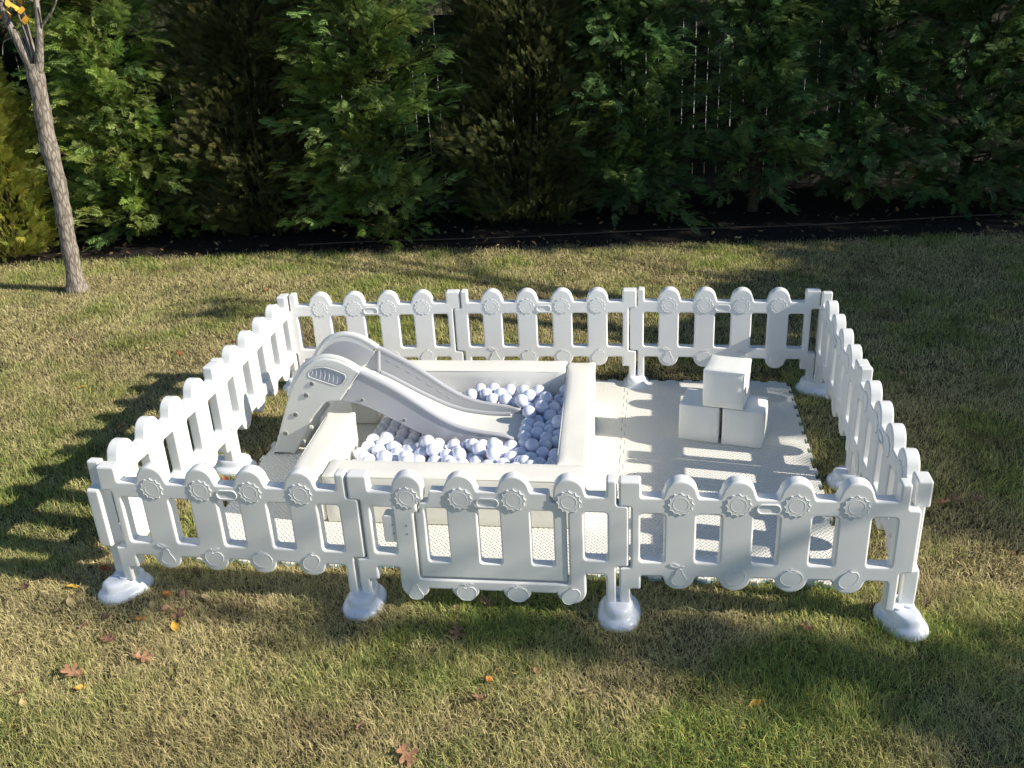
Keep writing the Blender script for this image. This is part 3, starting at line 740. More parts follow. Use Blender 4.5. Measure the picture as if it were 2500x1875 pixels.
def leaf_mat(name, rough=.6, transl=.35, gain=1.0, sat=1.0):
    m = bpy.data.materials.new(name); m.use_nodes = True; nt = m.node_tree; b = nt.nodes['Principled BSDF']; L = nt.links.new
    a = nt.nodes.new('ShaderNodeAttribute'); a.attribute_name = 'tint'
    b.inputs['Roughness'].default_value = rough; b.inputs['Specular IOR Level'].default_value = .12
    L(a.outputs['Color'], b.inputs['Base Color'])
    t = nt.nodes.new('ShaderNodeBsdfTranslucent'); L(a.outputs['Color'], t.inputs['Color'])
    mx = nt.nodes.new('ShaderNodeMixShader'); mx.inputs[0].default_value = transl
    L(b.outputs[0], mx.inputs[1]); L(t.outputs[0], mx.inputs[2]); L(mx.outputs[0], nt.nodes['Material Output'].inputs[0])
    return m
M_grass = leaf_mat('grass_blades', .55, .30)
parts = [grass(-2.6, 2.9, -2.5, -.75, 36000, seed=1), grass(-3.6, -1.37, -.75, 1.3, 19000, seed=2), grass(1.37, 3.4, -.75, 1.3, 19000, seed=3),
         grass(-1.37, 1.37, 1.08, 1.3, 11000, seed=9), grass(-5.6, 4.2, 1.3, 4.35, 12500, 1.0, 1.2, seed=4), grass(-5.4, -3.6, -.75, 1.3, 4000, 1.0, 1.4, seed=5), grass(3.4, 5.2, -.75, 1.3, 2500, 1, 1.5, seed=6),
         grass(-4.6, -2.6, -2.5, -.75, 2500, 1, 1.5, seed=7), grass(2.9, 4.8, -2.5, -.75, 2500, 1, 1.5, seed=8)]
gv, gl, gs, gc = merge(parts)
lawn = link('lawn_grass', np_mesh('lawn_grass', gv, gl, gs, gc), M_grass); tag(lawn, 'patchy green and straw coloured lawn grass around the pen', 'grass', kind='stuff')

# ================================================================== CONIFERS
def kite(ax, ay, bx_, by_, w, z0=0, z1=0):
    dx, dy = bx_ - ax, by_ - ay; l = math.hypot(dx, dy) + 1e-9; px, py = -dy / l * w, dx / l * w; mx_, my_ = ax + dx * .45, ay + dy * .45; mz = z0 + (z1 - z0) * .45
    return [(ax, ay, z0), (mx_ + px, my_ + py, mz), (bx_, by_, z1), (mx_ - px, my_ - py, mz)]
def spray_template(seed, twigs=8, sub=4, ang=48, wid=.022, droop=.18, spread=.42):
    r = random.Random(seed); q = []; sh = []
    q.append(kite(0, 0, 1, 0, wid * .7, 0, -droop)); sh.append(.8)
    for i in range(twigs):
        t = .10 + .84 * i / twigs; L_ = spread * (1 - t) ** .75 + .07
        for sd in (-1, 1):
            a = R(ang + r.uniform(-8, 8) - 12 * t) * sd; l = L_ * r.uniform(.8, 1.12); tt = t + (.02 if sd > 0 else -.02)
            x0, y0 = tt, 0; x1, y1 = x0 + math.cos(a) * l, math.sin(a) * l
            z0 = -droop * tt ** 2; z1 = z0 - droop * .5 * l + r.uniform(-.03, .04)
            q.append(kite(x0, y0, x1, y1, wid, z0, z1)); sh.append(1.0)
            for k in range(sub):
                s = .22 + .68 * k / sub; bx_, by_ = x0 + (x1 - x0) * s, y0 + (y1 - y0) * s; zb = z0 + (z1 - z0) * s
                sl_ = l * .46 * (1 - s * .5)
                for s2 in (((-1, 1)[k % 2],)):
                    a2 = a + s2 * R(42 + r.uniform(-8, 8))
                    q.append(kite(bx_, by_, bx_ + math.cos(a2) * sl_, by_ + math.sin(a2) * sl_, wid * .62, zb, zb - .02)); sh.append(1.12)
    V = np.array(q, np.float32).reshape(-1, 3); return V, np.repeat(np.array(sh, np.float32), 4)
LEY = [spray_template(s, 7, 2, ang=42, wid=.024, spread=.38, droop=.24) for s in (1, 2, 3, 4)]
ARB = [spray_template(s, 6, 2, 38, .019, .06, .34) for s in (11, 12, 13)]
def place(tmpl, pos, out, upn, scale, tint, g):
    """arrays of sprays: pos (n,3), out (n,3) axis dir, upn (n,3) approx normal"""
    res = []
    idx = g.integers(0, len(tmpl), len(pos))
    for k, (T, sh) in enumerate(tmpl):
        m = idx == k; n = m.sum()
        if not n: continue
        X = out[m] / np.linalg.norm(out[m], axis=1, keepdims=True)
        Y = np.cross(upn[m], X); Y /= np.linalg.norm(Y, axis=1, keepdims=True) + 1e-9; Z = np.cross(X, Y)
        B = np.stack([X, Y, Z], 2)                       # columns
        V = np.einsum('nij,vj->nvi', B, T) * scale[m][:, None, None] + pos[m][:, None, :]
        nv = len(T); col = tint[m][:, None, :] * sh[None, :, None]
        col = np.concatenate([col, np.ones((n, nv, 1))], 2)
        nf = n * nv // 4
        res.append((V.reshape(-1, 3), np.arange(nf * 4), np.arange(nf) * 4, col.reshape(-1, 4)))
    return merge(res)
M_ley = leaf_mat('cypress_foliage', .45, .34)
M_arb = leaf_mat('arborvitae_foliage', .6, .25)
M_barkd = mat('dark_bark', (.10, .075, .055), .9, .1, noise=.5, nscale=30, bump=1, bscale=40)
def cypress(x, y, H, Rb, seed, lab, nb=150, tint=(.11, .19, .065), group='evergreens of the hedge', top_gap=None, zmin=.05, lean_out=.0, sc_=1.0):
    g = np.random.default_rng(seed); t = empty('cypress_tree', (x, y, 0)); tag(t, lab, 'evergreen', group)
    bm = bmesh.new(); tube_bm(bm, [(0, 0, -.02), (.02, 0, H * .4), (-.02, .02, H)], [.055, .04, .015], 10)
    pos = []; out = []; upn = []; scl = []; tnt = []
    for b in range(nb):
        z0 = zmin + (H - zmin) * ((b + g.random()) / nb) ** .92 - .05; ph = g.uniform(0, 2 * PI) if g.random() < .3 else -PI / 2 + g.normal(0, .85)
        Rz = Rb * (1 - .30 * (z0 / H) ** 2) * g.uniform(.62, 1.16)
        elev_ = R(g.uniform(-4, 46)); d = np.array([math.cos(ph) * math.cos(elev_), math.sin(ph) * math.cos(elev_), math.sin(elev_)])
        p0 = np.array([0, 0, z0]); p1 = p0 + d * Rz; mid = p0 + d * Rz * .5 + np.array([0, 0, .03])
        if b % 2 == 0: tube_bm(bm, [p0, mid, p1 * .92 + p0 * .08], [.012, .008, .003], 5, False)
        k = int(g.integers(26, 36)); btint = np.array(tint) * g.uniform(.75, 1.25) * np.array([g.uniform(.9, 1.25), 1, g.uniform(.7, 1.2)])
        for j in range(k):
            s = .30 + .74 * (j + g.random() * .6) / k; side = 1 if j % 2 else -1
            yaw = side * g.uniform(10, 62) * (1.12 - s) * 1.6; q = Matrix.Rotation(R(yaw), 3, 'Z') @ Vector(d)
            q = np.array(q) + np.array([0, 0, g.uniform(-.42, .42)])
            pos.append(p0 + d * Rz * s * .86 + np.array([0, 0, .03 * math.sin(s * 3)]) + g.normal(0, .034, 3)); out.append(q)
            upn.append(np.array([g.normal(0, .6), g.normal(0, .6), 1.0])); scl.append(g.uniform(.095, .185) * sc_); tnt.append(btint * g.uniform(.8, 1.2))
    pos, out, upn, scl, tnt = map(np.array, (pos, out, upn, scl, tnt))
    v_, l_, s_, c_ = place(LEY, pos, out, upn, scl, tnt, g)
    link('trunk', bm_mesh(bm, 'trunk', 60), M_barkd, t)
    link('crown', np_mesh('crown', v_, l_, s_, c_), M_ley, t); return t
def arborvitae(x, y, H, Rb, seed, lab, n=2600, tint=(.065, .062, .020), group='evergreens of the hedge', zmin=.03):
    g = np.random.default_rng(seed); t = empty('arborvitae', (x, y, 0)); tag(t, lab, 'evergreen', group)
    bm = bmesh.new(); 
    for k in range(7):
        a = g.uniform(0, 6.28); r0 = .05; tube_bm(bm, [(r0 * math.cos(a), r0 * math.sin(a), -.02), (.16 * math.cos(a), .16 * math.sin(a), .45), (.2 * math.cos(a + .3), .2 * math.sin(a + .3), H * .8)], [.022, .014, .005], 6)
    z = zmin + (H - zmin) * g.random(n) ** .9; ph = g.uniform(0, 2 * PI, n)
    lump = 1 + .16 * np.sin(ph * 3 + z * 4 + seed) + .13 * np.sin(ph * 5 - z * 7) + .1 * np.sin(z * 11 + ph)
    Rz = Rb * np.clip(1.06 - .55 * (z / H) ** 2.2, .1, 2) * np.clip(z / .2, .65, 1) * lump * g.uniform(.45, 1.04, n) ** .8
    pos = np.stack([Rz * np.cos(ph), Rz * np.sin(ph), z], 1)
    out = np.stack([np.cos(ph) + g.normal(0, .45, n), np.sin(ph) + g.normal(0, .45, n), g.uniform(.2, 1.3, n)], 1)
    tang = np.stack([-np.sin(ph), np.cos(ph), np.zeros(n)], 1); upn = tang + g.normal(0, .45, (n, 3))
    scl = g.uniform(.10, .165, n)
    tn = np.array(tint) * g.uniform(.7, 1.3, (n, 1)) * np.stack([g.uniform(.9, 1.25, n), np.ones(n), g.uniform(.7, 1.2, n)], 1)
    v_, l_, s_, c_ = place(ARB, pos, out, upn, scl, tn, g)
    link('trunk', bm_mesh(bm, 'trunk', 60), M_barkd, t)
    link('crown', np_mesh('crown', v_, l_, s_, c_), M_arb, t); return t
def hy(x): return edging_y(x)
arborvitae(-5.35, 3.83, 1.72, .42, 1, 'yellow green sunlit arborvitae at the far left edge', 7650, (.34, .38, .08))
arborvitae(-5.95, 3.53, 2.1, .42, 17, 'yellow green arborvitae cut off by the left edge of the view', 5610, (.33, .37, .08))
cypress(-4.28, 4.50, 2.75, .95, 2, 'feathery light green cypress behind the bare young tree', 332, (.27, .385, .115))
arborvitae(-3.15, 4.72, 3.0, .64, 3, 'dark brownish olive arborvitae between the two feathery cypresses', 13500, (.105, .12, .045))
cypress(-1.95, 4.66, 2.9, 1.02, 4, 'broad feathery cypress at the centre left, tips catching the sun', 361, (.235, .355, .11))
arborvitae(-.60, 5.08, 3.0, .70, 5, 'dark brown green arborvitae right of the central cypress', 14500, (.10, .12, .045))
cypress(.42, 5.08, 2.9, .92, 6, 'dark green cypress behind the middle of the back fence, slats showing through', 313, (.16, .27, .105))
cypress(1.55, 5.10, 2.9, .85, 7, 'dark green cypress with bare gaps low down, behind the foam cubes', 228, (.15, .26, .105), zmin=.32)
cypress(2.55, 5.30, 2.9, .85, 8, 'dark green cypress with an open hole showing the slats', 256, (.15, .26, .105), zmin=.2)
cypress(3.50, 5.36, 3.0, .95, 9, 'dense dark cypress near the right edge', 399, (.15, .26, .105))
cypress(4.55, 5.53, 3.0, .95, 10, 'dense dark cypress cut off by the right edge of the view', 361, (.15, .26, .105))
arborvitae(-2.55, 5.03, 3.1, .5, 12, 'dark arborvitae set back behind the hedge gap', 5610, (.05, .055, .02)) if False else None

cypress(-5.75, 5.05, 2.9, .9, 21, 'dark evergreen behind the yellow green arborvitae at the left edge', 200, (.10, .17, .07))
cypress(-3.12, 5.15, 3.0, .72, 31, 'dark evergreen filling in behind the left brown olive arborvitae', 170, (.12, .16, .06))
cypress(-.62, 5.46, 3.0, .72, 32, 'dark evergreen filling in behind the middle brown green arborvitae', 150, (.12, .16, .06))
# ---- stockade fence behind the hedge
M_board = mat('weathered_board', (.085, .08, .07), .85, .2, noise=.4, nscale=12, bump=.4, bscale=30)
fa = Vector((-6.3, 5.05)); fb = Vector((5.9, 6.72)); fd = (fb - fa); FL_ = fd.length; fd.normalize()
st = empty('stockade_fence', (fa.x, fa.y, 0), math.atan2(fd.y, fd.x)); tag(st, 'tall dark board fence with light slits, behind the hedge', 'board fence')
nb_ = 100; sp = FL_ / nb_; br = np.random.default_rng(8)
bm = bmesh.new(); box_bm(bm, -(sp - .0075) / 2, -.010, .04, (sp - .0075) / 2, .010, 1.86)
bd_me = bm_mesh(bm, 'board', bevel=.003, seg=1); bd_me.materials.append(M_board)
for k in range(nb_):
    o = bpy.data.objects.new('board', bd_me); C.objects.link(o); o.parent = st; o.location = ((k + .5) * sp + br.normal(0, .001), 0, br.normal(0, .008))
    o.rotation_euler = (0, br.normal(0, .0015), 0)
for z in (.35, 1.5):
    bm = bmesh.new(); box_bm(bm, 0, .012, z - .04, FL_, .05, z + .04); link('rail', bm_mesh(bm, 'rail'), M_board, st)
# bright sunlit yard beyond
bm = bmesh.new(); v = [bm.verts.new(p) for p in ((-40, 8.2, .006), (40, 12, .006), (40, 34, .006), (-40, 34, .006))]; bm.faces.new(v)
tag(link('neighbour_pavement', bm_mesh(bm, 'neighbour_pavement'), mat('pale_paving', (.42, .40, .36), .9, .2, noise=.15, nscale=.5)), kind='structure')

# ---- young tree on the left
def bark_mat():
    m = bpy.data.materials.new('grey_bark'); m.use_nodes = True; nt = m.node_tree; b = nt.nodes['Principled BSDF']; L = nt.links.new
    b.inputs['Roughness'].default_value = .9; b.inputs['Specular IOR Level'].default_value = .15
    tc = nt.nodes.new('ShaderNodeTexCoord'); mp = nt.nodes.new('ShaderNodeMapping'); mp.inputs['Scale'].default_value = (60, 60, 14); L(tc.outputs['Object'], mp.inputs['Vector'])
    vo = nt.nodes.new('ShaderNodeTexVoronoi'); vo.feature = 'DISTANCE_TO_EDGE'; vo.inputs['Scale'].default_value = 1; 
    n = nt.nodes.new('ShaderNodeTexNoise'); n.inputs['Scale'].default_value = 1.2; n.inputs['Detail'].default_value = 6; L(mp.outputs[0], n.inputs['Vector'])
    mxv = nt.nodes.new('ShaderNodeMix'); mxv.data_type = 'RGBA'; mxv.inputs['Factor'].default_value = .25; L(mp.outputs[0], mxv.inputs['A']); L(n.outputs['Color'], mxv.inputs['B']); L(mxv.outputs['Result'], vo.inputs['Vector'])
    cr_ = nt.nodes.new('ShaderNodeValToRGB'); cr_.color_ramp.elements[0].color = (.13, .105, .085, 1); cr_.color_ramp.elements[1].color = (.34, .30, .255, 1); cr_.color_ramp.elements[1].position = .22
    L(vo.outputs['Distance'], cr_.inputs['Fac'])
    n2 = nt.nodes.new('ShaderNodeTexNoise'); n2.inputs['Scale'].default_value = 9; L(tc.outputs['Object'], n2.inputs['Vector'])
    ml = nt.nodes.new('ShaderNodeMix'); ml.data_type = 'RGBA'; ml.blend_type = 'MULTIPLY'; ml.inputs['Factor'].default_value = .6; L(cr_.outputs['Color'], ml.inputs['A']); L(n2.outputs['Color'], ml.inputs['B'])
    L(cr_.outputs['Color'], b.inputs['Base Color'])
    bp = nt.nodes.new('ShaderNodeBump'); bp.inputs['Strength'].default_value = .9; bp.inputs['Distance'].default_value = .006; L(cr_.outputs['Color'], bp.inputs['Height']); L(bp.outputs['Normal'], b.inputs['Normal'])
    return m
M_bark = bark_mat()
yt = empty('young_tree', (-4.085, 2.85, 0)); tag(yt, 'leaning young tree with grey bark and a forked bare top, on the left lawn', 'tree')
ox = 4.085
bm = bmesh.new()
tk = [(-4.088, .0, -.03, .078), (-4.086, 0, .03, .072), (-4.080, 0, .14, .066), (-4.066, 0, .35, .062), (-4.054, 0, .506, .0605), (-4.040, .01, .75, .061), (-4.030, .01, .951, .062), (-4.024, 0, 1.12, .064), (-4.022, 0, 1.236, .062), (-4.008, .01, 1.512, .060), (-3.992, 0, 1.70, .062), (-3.988, 0, 1.79, .058)]
tk2 = [];
for i in range(len(tk) - 1):
    for j in range(6):
        t = j / 6; a, b = tk[i], tk[i + 1]; tk2.append(tuple(a[k] * (1 - t) + b[k] * t for k in range(4)))
tk2.append(tk[-1])
tube_bm(bm, [(a + ox, b, c) for a, b, c, _ in tk2], [r * (1 + .05 * math.sin(c * 23) + .03 * math.sin(c * 57)) for _, _, c, r in tk2], 22)
for v in bm.verts:
    if v.co.z < .12:
        a = math.atan2(v.co.y, v.co.x); v.co.x *= 1 + .28 * (1 - max(v.co.z, 0) / .12) * (.5 + .5 * math.sin(a * 5)); v.co.y *= 1 + .28 * (1 - max(v.co.z, 0) / .12) * (.5 + .5 * math.sin(a * 5))
link('trunk', bm_mesh(bm, 'trunk', 80), M_bark, yt)
def limb(name, pts, r0, r1):
    bm = bmesh.new(); P = dense3([(a + ox, b, c) for a, b, c in pts]); n = len(P)
    tube_bm(bm, P, [r0 + (r1 - r0) * i / (n - 1) for i in range(n)], 12); return link(name, bm_mesh(bm, name, 80), M_bark, yt)
def dense3(pts, n=5):
    q = [Vector(pts[0])]
    for i in range(len(pts) - 1):
        p0 = Vector(pts[max(i - 1, 0)]); p1 = Vector(pts[i]); p2 = Vector(pts[i + 1]); p3 = Vector(pts[min(i + 2, len(pts) - 1)])
        for j in range(1, n + 1):
            t = j / n; q.append(.5 * ((2 * p1) + (p2 - p0) * t + (2 * p0 - 5 * p1 + 4 * p2 - p3) * t * t + (3 * p1 - p0 - 3 * p2 + p3) * t ** 3))
    return q
limb('limb', [(-3.995, .0, 1.70), (-4.03, -.01, 1.86), (-4.062, -.02, 1.99), (-4.105, -.02, 2.13), (-4.14, 0, 2.4), (-4.24, .05, 2.9), (-4.3, .1, 3.6)], .042, .012)
limb('limb', [(-3.99, .0, 1.66), (-3.93, -.01, 1.80), (-3.895, -.02, 1.90), (-3.862, -.02, 2.02), (-3.845, 0, 2.2), (-3.80, .05, 2.6), (-3.72, .1, 3.3)], .038, .011)
limb('limb', [(-3.99, .03, 1.75), (-3.998, .03, 1.91), (-4.01, .04, 2.10), (-4.018, .05, 2.25), (-4.0, .1, 2.8), (-3.95, .15, 3.5)], .034, .010)
limb('twig', [(-3.862, -.02, 2.02), (-3.78, -.03, 2.09), (-3.70, -.04, 2.16), (-3.6, -.05, 2.3)], .013, .005)
limb('twig', [(-4.01, .0, 1.76), (-3.96, -.03, 1.87), (-3.975, -.03, 2.02), (-4.0, -.03, 2.2)], .009, .004)
limb('twig', [(-4.07, -.02, 1.98), (-4.16, -.03, 1.95), (-4.19, -.04, 1.86)], .006, .002)
def autumn_leaf_bm(bm, M, s=.03):
    P = [(0, -1), (.55, -.55), (.75, .05), (.4, .7), (0, 1.1), (-.45, .65), (-.75, 0), (-.5, -.6)]
    vs = [bm.verts.new(M @ Vector((x * s, y * s, .12 * s * math.sin(x * 3 + y)))) for x, y in P]; c = bm.verts.new(M @ Vector((0, 0, -.08 * s)))
    for i in range(8): bm.faces.new((vs[i], vs[(i + 1) % 8], c))
M_yleaf = mat('yellow_leaf', (.80, .42, .06), .6, .3, noise=.3, nscale=20)
lr = random.Random(4)
for k in range(24):
    bm = bmesh.new()
    x = lr.choice([-4.14, -4.12, -4.10, -4.02, -3.97, -4.16]) + lr.uniform(-.04, .04); z = lr.uniform(2.09, 2.30)
    M = Matrix.Translation((x + ox, lr.uniform(-.07, .05), z)) @ Matrix.Rotation(lr.uniform(0, 6), 4, 'Z') @ Matrix.Rotation(lr.uniform(.5, 1.6), 4, 'X')
    autumn_leaf_bm(bm, M, lr.uniform(.028, .04)); link('yellow_leaf', bm_mesh(bm, 'yellow_leaf', 80), M_yleaf, yt)
# ================================================================== BACK ROW (further evergreens closing the view above the board fence)
for k, (x, y, H, lab) in enumerate(((-6.9, 7.0, 3.4, 'dark evergreen beyond the board fence, behind the bare young tree top'), (-2.9, 7.1, 3.2, 'dark evergreen beyond the board fence, top centre left'),
        (-.4, 7.6, 3.6, 'dark evergreen beyond the board fence, top centre'), (4.6, 8.3, 3.6, 'dark evergreen beyond the board fence, upper right'), (-4.9, 7.3, 3.0, 'dark evergreen beyond the board fence, upper left'), (-1.6, 7.4, 3.0, 'dark evergreen beyond the board fence, above the central cypress'), (.9, 7.9, 3.0, 'dark evergreen beyond the board fence, above the back fence middle'))):
    arborvitae(x, y, H, 1.0, 40 + k, lab, 3600, (.07, .10, .04), 'evergreens of the hedge', 1.2)
arborvitae(2.3, 8.0, 3.2, .9, 50, 'sunlit yellow leaved shrub beyond the board fence, top right', 4000, (.34, .33, .06), 'evergreens of the hedge', 1.2)

# ================================================================== SHADE TREES to the right (outside the view) that dapple the lawn and hedge
tg = np.random.default_rng(31)
def in_poly(x, y, P):
    ins = np.zeros(len(x), bool); n = len(P)
    for i in range(n):
        x1, y1 = P[i]; x2, y2 = P[(i + 1) % n]
        c = ((y1 > y) != (y2 > y)) & (x < (x2 - x1) * (y - y1) / (y2 - y1 + 1e-12) + x1); ins ^= c
    return ins
def sample(P, n):
    P = np.array(P); lo, hi = P.min(0), P.max(0); out = []
    while sum(map(len, out)) < n:
        q = tg.uniform(lo, hi, (n * 2, 2)); out.append(q[in_poly(q[:, 0], q[:, 1], [tuple(p) for p in P])])
    return np.concatenate(out)[:n]
GP = [ # ground polygons where the crowns' shade falls, clumps per square metre, clump gaps
 ([(1.62, -.55), (2.3, -.25), (3.2, -.2), (5.5, -.6), (5.5, 4.2), (3.2, 4.25), (1.75, 3.75), (1.45, 3.3), (1.25, 2.7), (1.55, 1.6)], 52),
 ([(.45, 1.25), (1.6, 1.3), (1.7, 2.6), (.95, 2.5), (.55, 1.95)], 26),
 ([(1.22, .35), (1.6, .35), (1.6, 1.4), (1.1, 1.3)], 22),
 ([(-.45, -1.16), (.5, -1.17), (1.2, -1.18), (2.4, -1.18), (3.6, -1.15), (3.6, -2.05), (1.9, -1.75), (1.1, -1.42), (.4, -1.28)], 40),
 ([(-1.75, -1.15), (-.45, -1.16), (-.45, -1.21), (-1.75, -1.20)], 60),
 ([(-3.6, 3.85), (0, 4.02), (1.7, 4.06), (5.5, 4.4), (5.5, 5.2), (-3.6, 4.3)], 26),
 ([(.4, 2.6), (1.3, 2.45), (1.35, 2.75), (.3, 2.75)], 9),
 ([(-3.0, 2.2), (-1.8, 2.1), (-1.8, 2.4), (-3.0, 2.5)], 8),
]
pts = []
def clus(Q, z, n_in=1):
    """break into clumps"""
    return [(q[0], q[1], zz) for q, zz in zip(Q, z)]
for P, dens in GP:
    a = .5 * abs(sum(P[i][0] * P[(i + 1) % len(P)][1] - P[(i + 1) % len(P)][0] * P[i][1] for i in range(len(P))))
    Q = sample(P, int(a * dens)); pts += [(q[0], q[1], 0.0) for q in Q]
# hedge faces (x along the bed, z up)
for P, dens in (([(-.9, .0), (5.5, .0), (5.5, 2.6), (-.9, 2.6)], 3), ([(-3.6, 0), (-2.75, 0), (-2.75, 2.6), (-3.6, 2.6)], 9)):
    a = .5 * abs(sum(P[i][0] * P[(i + 1) % len(P)][1] - P[(i + 1) % len(P)][0] * P[i][1] for i in range(len(P))))
    Q = sample(P, int(a * dens)); pts += [(q[0], float(edging_y(q[0])) + .35, q[1]) for q in Q]
pts = np.array(pts)
S = np.array(SUN_D)
crown = {0: [], 1: [], 2: []}
TREES = [(8.6, .6), (11.4, 3.0), (12.0, -1.2)]
for p in pts:
    zt = tg.uniform(3.0, 6.2); t = (zt - p[2]) / .4848
    q = p - S * t
    k = int(np.argmin([(q[0] - a) ** 2 + (q[1] - b) ** 2 for a, b in TREES])); crown[k].append(q)
M_shade = leaf_mat('broad_leaves', .5, .25)
tl = ['tall broadleaf tree off to the right whose crown shades the lawn', 'tall broadleaf tree off to the right near the hedge', 'tall broadleaf tree off to the right on the near side']
for k in range(3):
    cpts = np.array(crown[k]); tx, ty = TREES[k]
    t = empty('shade_tree', (tx, ty, 0)); tag(t, tl[k], 'tree', 'tall trees to the right of the lawn')
    nl = 30; n = len(cpts) * nl
    P = np.repeat(cpts, nl, 0) + tg.normal(0, .088, (n, 3)); P -= np.array([tx, ty, 0])
    X = tg.normal(0, 1, (n, 3)); X /= np.linalg.norm(X, axis=1, keepdims=True); Y = np.cross(X, tg.normal(0, 1, (n, 3))); Y /= np.linalg.norm(Y, axis=1, keepdims=True)
    s = tg.uniform(.035, .065, (n, 1))
    V = np.stack([P - X * s * 1.2, P + Y * s * .8, P + X * s * 1.2, P - Y * s * .8], 1).reshape(-1, 3)
    col = np.tile(np.array([.10, .14, .035, 1.0]), (len(V), 1))
    link('crown', np_mesh('crown', V, np.arange(n * 4), np.arange(n) * 4, col), M_shade, t)
    bm = bmesh.new(); c = cpts.mean(0) - np.array([tx, ty, 0]); top = cpts[:, 2].max()
    tube_bm(bm, [(0, 0, -.1), (.05, 0, 1.5), (.0, .1, 3.0), (c[0] * .3, c[1] * .3, 4.5), (c[0] * .6, c[1] * .6, top)], [.2, .16, .13, .08, .03], 12)
    for j in range(26):
        q = cpts[tg.integers(len(cpts))] - np.array([tx, ty, 0]); z0 = max(2.2, q[2] - tg.uniform(.8, 2)); 
        tube_bm(bm, [(0, .05, z0), (q[0] * .5, q[1] * .5, (z0 + q[2]) / 2 + .2), tuple(q)], [.05, .03, .012], 6)
    link('trunk', bm_mesh(bm, 'trunk', 60), M_bark, t)

# ================================================================== FALLEN LEAVES
OAK = [(0, -1.25), (.10, -.75), (.45, -.70), (.62, -.42), (.28, -.25), (.30, -.02), (.78, .12), (.95, .48), (.52, .50), (.30, .42), (.32, .68), (.55, 1.0), (.38, 1.22), (.12, 1.02), (0, 1.35),
       (-.16, 1.0), (-.45, 1.15), (-.50, .88), (-.28, .62), (-.30, .40), (-.62, .55), (-.98, .38), (-.72, .08), (-.26, -.02), (-.26, -.26), (-.66, -.46), (-.42, -.74), (-.10, -.76)]
OVAL = [(0, -1.15), (.30, -.80), (.62, -.35), (.68, .10), (.50, .60), (.18, .95), (0, 1.2), (-.22, .92), (-.55, .55), (-.70, .08), (-.58, -.40), (-.28, -.82)]
LV = [(-1.77,-1.05,'y'),(-1.72,-1.15,'t'),(-1.97,-1.07,'o'),(-1.70,-0.92,'r'),(-1.75,-1.21,'b'),(-1.34,-1.07,'n'),(-1.27,-1.07,'p'),(-1.17,-1.08,'t'),(-1.37,-1.14,'t'),(-1.30,-1.16,'p'),(-1.37,-1.23,'n'),(-1.22,-1.22,'O'),(-1.21,-1.27,'y'),(-1.52,-1.23,'b'),(-1.58,-1.29,'p'),(-1.43,-1.36,'o'),(-1.25,-1.45,'O'),(-1.46,-1.55,'O'),(-1.40,-1.62,'y'),(-1.60,-1.66,'o'),(-1.56,-1.71,'t'),(-0.34,-1.71,'p'),(-1.29,-0.91,'b'),(-0.02,-1.03,'O'),(-0.11,-1.22,'o'),(-0.14,-1.08,'p'),(0.21,-1.40,'p'),(0.05,-1.46,'n'),(0.03,-1.55,'o'),(0.39,-1.49,'t'),(-0.16,-1.82,'O'),(0.95,-1.50,'y'),(1.17,-1.09,'o'),(1.89,-0.18,'O'),(1.94,-0.15,'o'),(1.63,-0.92,'b'),(-3.43,1.73,'p'),(-2.80,1.57,'t'),(-2.52,1.48,'r'),(-2.24,1.69,'r'),(-2.90,0.93,'y'),(-2.56,0.58,'p'),(-2.35,0.41,'n'),(-2.31,0.18,'n'),(-1.62,0.56,'n'),(-1.40,-0.02,'r'),(-1.49,-0.15,'r'),(-1.52,0.41,'b'),(-2.58,2.59,'b'),(-2.43,2.81,'n'),(0.12,3.50,'t'),(-1.00,4.23,'t'),(-0.89,4.20,'t'),(-0.65,4.25,'t'),(-0.39,4.21,'t'),(1.55,4.34,'t'),(1.47,4.55,'b'),(0.12,3.51,'t'),(2.03,3.13,'n'),(2.04,1.26,'p'),(2.04,-0.14,'o')]
LC = {'y': (.62, .36, .05), 't': (.50, .38, .19), 'o': (.30, .16, .10), 'O': (.36, .19, .11), 'r': (.42, .10, .045), 'b': (.12, .075, .05), 'n': (.55, .22, .05), 'p': (.40, .22, .14)}
LN = {'y': 'yellow', 't': 'pale tan', 'o': 'dull brown lobed', 'O': 'big brown oak', 'r': 'reddish', 'b': 'dark brown', 'n': 'orange', 'p': 'pinkish tan'}
LM = {k: mat('leaf_' + LN[k].replace(' ', '_'), c, .6, .3, noise=.35, nscale=25) for k, c in LC.items()}
def zone(x, y):
    if y > 4.05: return 'on the mulch under the hedge'
    if x > 1.56: return 'on the grass right of the pen'
    if x < -1.6 and y > 0: return 'on the lawn left of the pen'
    if y > 1.2: return 'on the lawn behind the pen'
    if y > -.6: return 'inside the pen by the left fence'
    if x < -1.0: return 'by the near left fence corner' if y > -1.33 else 'on sunlit grass near the lower left'
    return 'on the grass below the gate' if x < .7 else 'on the grass below the right section'
byk = {}
for i, (x, y, k) in enumerate(LV): byk.setdefault((k, zone(x, y)), []).append((x, y, i))
ORD = ['first', 'second', 'third', 'fourth', 'fifth', 'sixth', 'seventh', 'eighth']
llab = {}
for (k, z), L_ in byk.items():
    L_.sort()
    for j, (x, y, i) in enumerate(L_):
        llab[i] = f'{LN[k]} leaf {z}' if len(L_) == 1 else f'{ORD[j]} {LN[k]} leaf from the left {z}'
fr_ = random.Random(9)
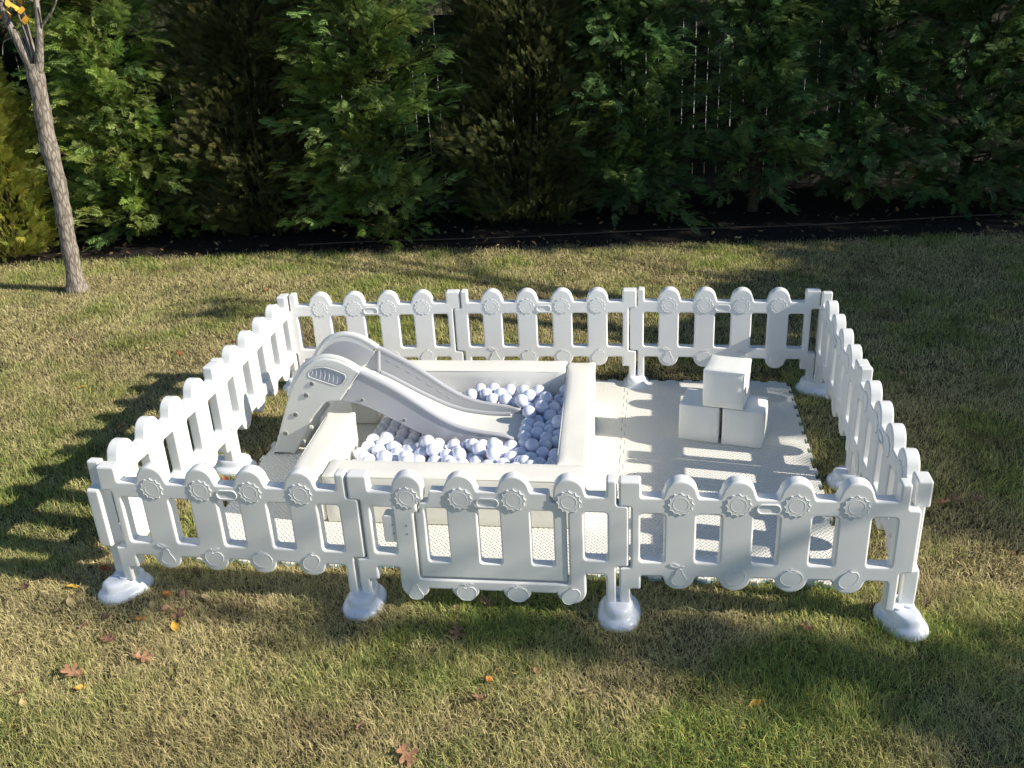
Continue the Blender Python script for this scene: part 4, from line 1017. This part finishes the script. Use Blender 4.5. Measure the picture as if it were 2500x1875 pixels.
for i, (x, y, k) in enumerate(LV):
    big = k == 'O'; shp = OAK if k in 'Oob' else OVAL; s = {'O': .034, 'o': .026, 'b': .022}.get(k, .020) * fr_.uniform(.85, 1.2)
    if y > 4: s *= 1.1
    pts_ = smooth_loop(shp, 2) if shp is OAK else smooth_loop(shp, 2)
    bm = bmesh.new(); curl = fr_.uniform(.15, .5); tw = fr_.uniform(-.4, .4)
    def zz(u, v): return s * (curl * (u * u * 1.1 + .35 * v * v) + tw * u * v * .5 + .10 * math.sin(u * 5 + v * 3))
    n = len(pts_); ring = [bm.verts.new((u * s, v * s, zz(u, v))) for u, v in pts_]; inner = [bm.verts.new((u * s * .45, v * s * .55, zz(u * .45, v * .55) - .002)) for u, v in pts_]
    c = bm.verts.new((0, 0, -.002))
    for j in range(n):
        a = (j + 1) % n; bm.faces.new((ring[j], ring[a], inner[a], inner[j])); bm.faces.new((inner[j], inner[a], c))
    M = Matrix.Rotation(fr_.uniform(0, 6.28), 4, 'Z') @ Matrix.Rotation(fr_.uniform(-.45, .45), 4, 'X') @ Matrix.Rotation(fr_.uniform(-.35, .35), 4, 'Y')
    bmesh.ops.transform(bm, matrix=M, verts=bm.verts)
    ex = bmesh.ops.extrude_face_region(bm, geom=list(bm.faces)); bmesh.ops.translate(bm, vec=(0, 0, .0007), verts=[g_ for g_ in ex['geom'] if isinstance(g_, bmesh.types.BMVert)])
    tube_bm(bm, [M @ Vector((0, -1.0 * s, zz(0, -1.0))), M @ Vector((.1 * s, -1.55 * s, zz(0, -1.2) + .004)), M @ Vector((.25 * s, -1.9 * s, zz(0, -1.2) + .010))], [.0011, .0010, .0008], 5)
    o = link('fallen_leaf', bm_mesh(bm, 'fallen_leaf', 60), LM[k]); o.location = (x, y, (.026 if k in 'Oo' else .022) if y < 3.9 else .040)
    tag(o, llab[i], 'leaf', 'fallen autumn leaves')

# leaf litter and twigs (uncountable) on the mulch and thinly through the lawn
lg = np.random.default_rng(77); n = 560
x = lg.uniform(-5.5, 4.6, n); onm = lg.random(n) < .75
y = np.where(onm, lawn_y(x) + lg.uniform(-.05, 1.0, n), lg.uniform(-2.3, 4, n))
ok = ~((x > -1.4) & (x < 1.4) & (y > -.83) & (y < 1.12)); x, y, onm = x[ok], y[ok], onm[ok]; n = len(x)
s = np.where(onm, lg.uniform(.010, .024, n), lg.uniform(.006, .013, n))[:, None]
P = np.stack([x, y, np.where(onm, .045, .022)], 1); th_ = lg.uniform(0, 6.28, n); X = np.stack([np.cos(th_), np.sin(th_), lg.normal(0, .35, n)], 1); Y = np.stack([-np.sin(th_), np.cos(th_), lg.normal(0, .35, n)], 1)
V = np.stack([P - X * s * 1.3, P + Y * s * .6 + [0, 0, .002], P + X * s * 1.2, P - Y * s * .7 + [0, 0, .003]], 1).reshape(-1, 3)
pal = np.array([(.20, .12, .07), (.34, .22, .12), (.45, .33, .18), (.12, .08, .05), (.42, .22, .10)]); cc = pal[lg.integers(0, 5, n)] * lg.uniform(.7, 1.2, (n, 1))
cc = np.concatenate([np.repeat(cc, 4, 0), np.ones((n * 4, 1))], 1)
tag(link('leaf_litter', np_mesh('leaf_litter', V, np.arange(n * 4), np.arange(n) * 4, cc), leaf_mat('litter', .8, .1)), 'brown leaf crumbs scattered over the mulch and through the grass', 'leaf litter', kind='stuff')
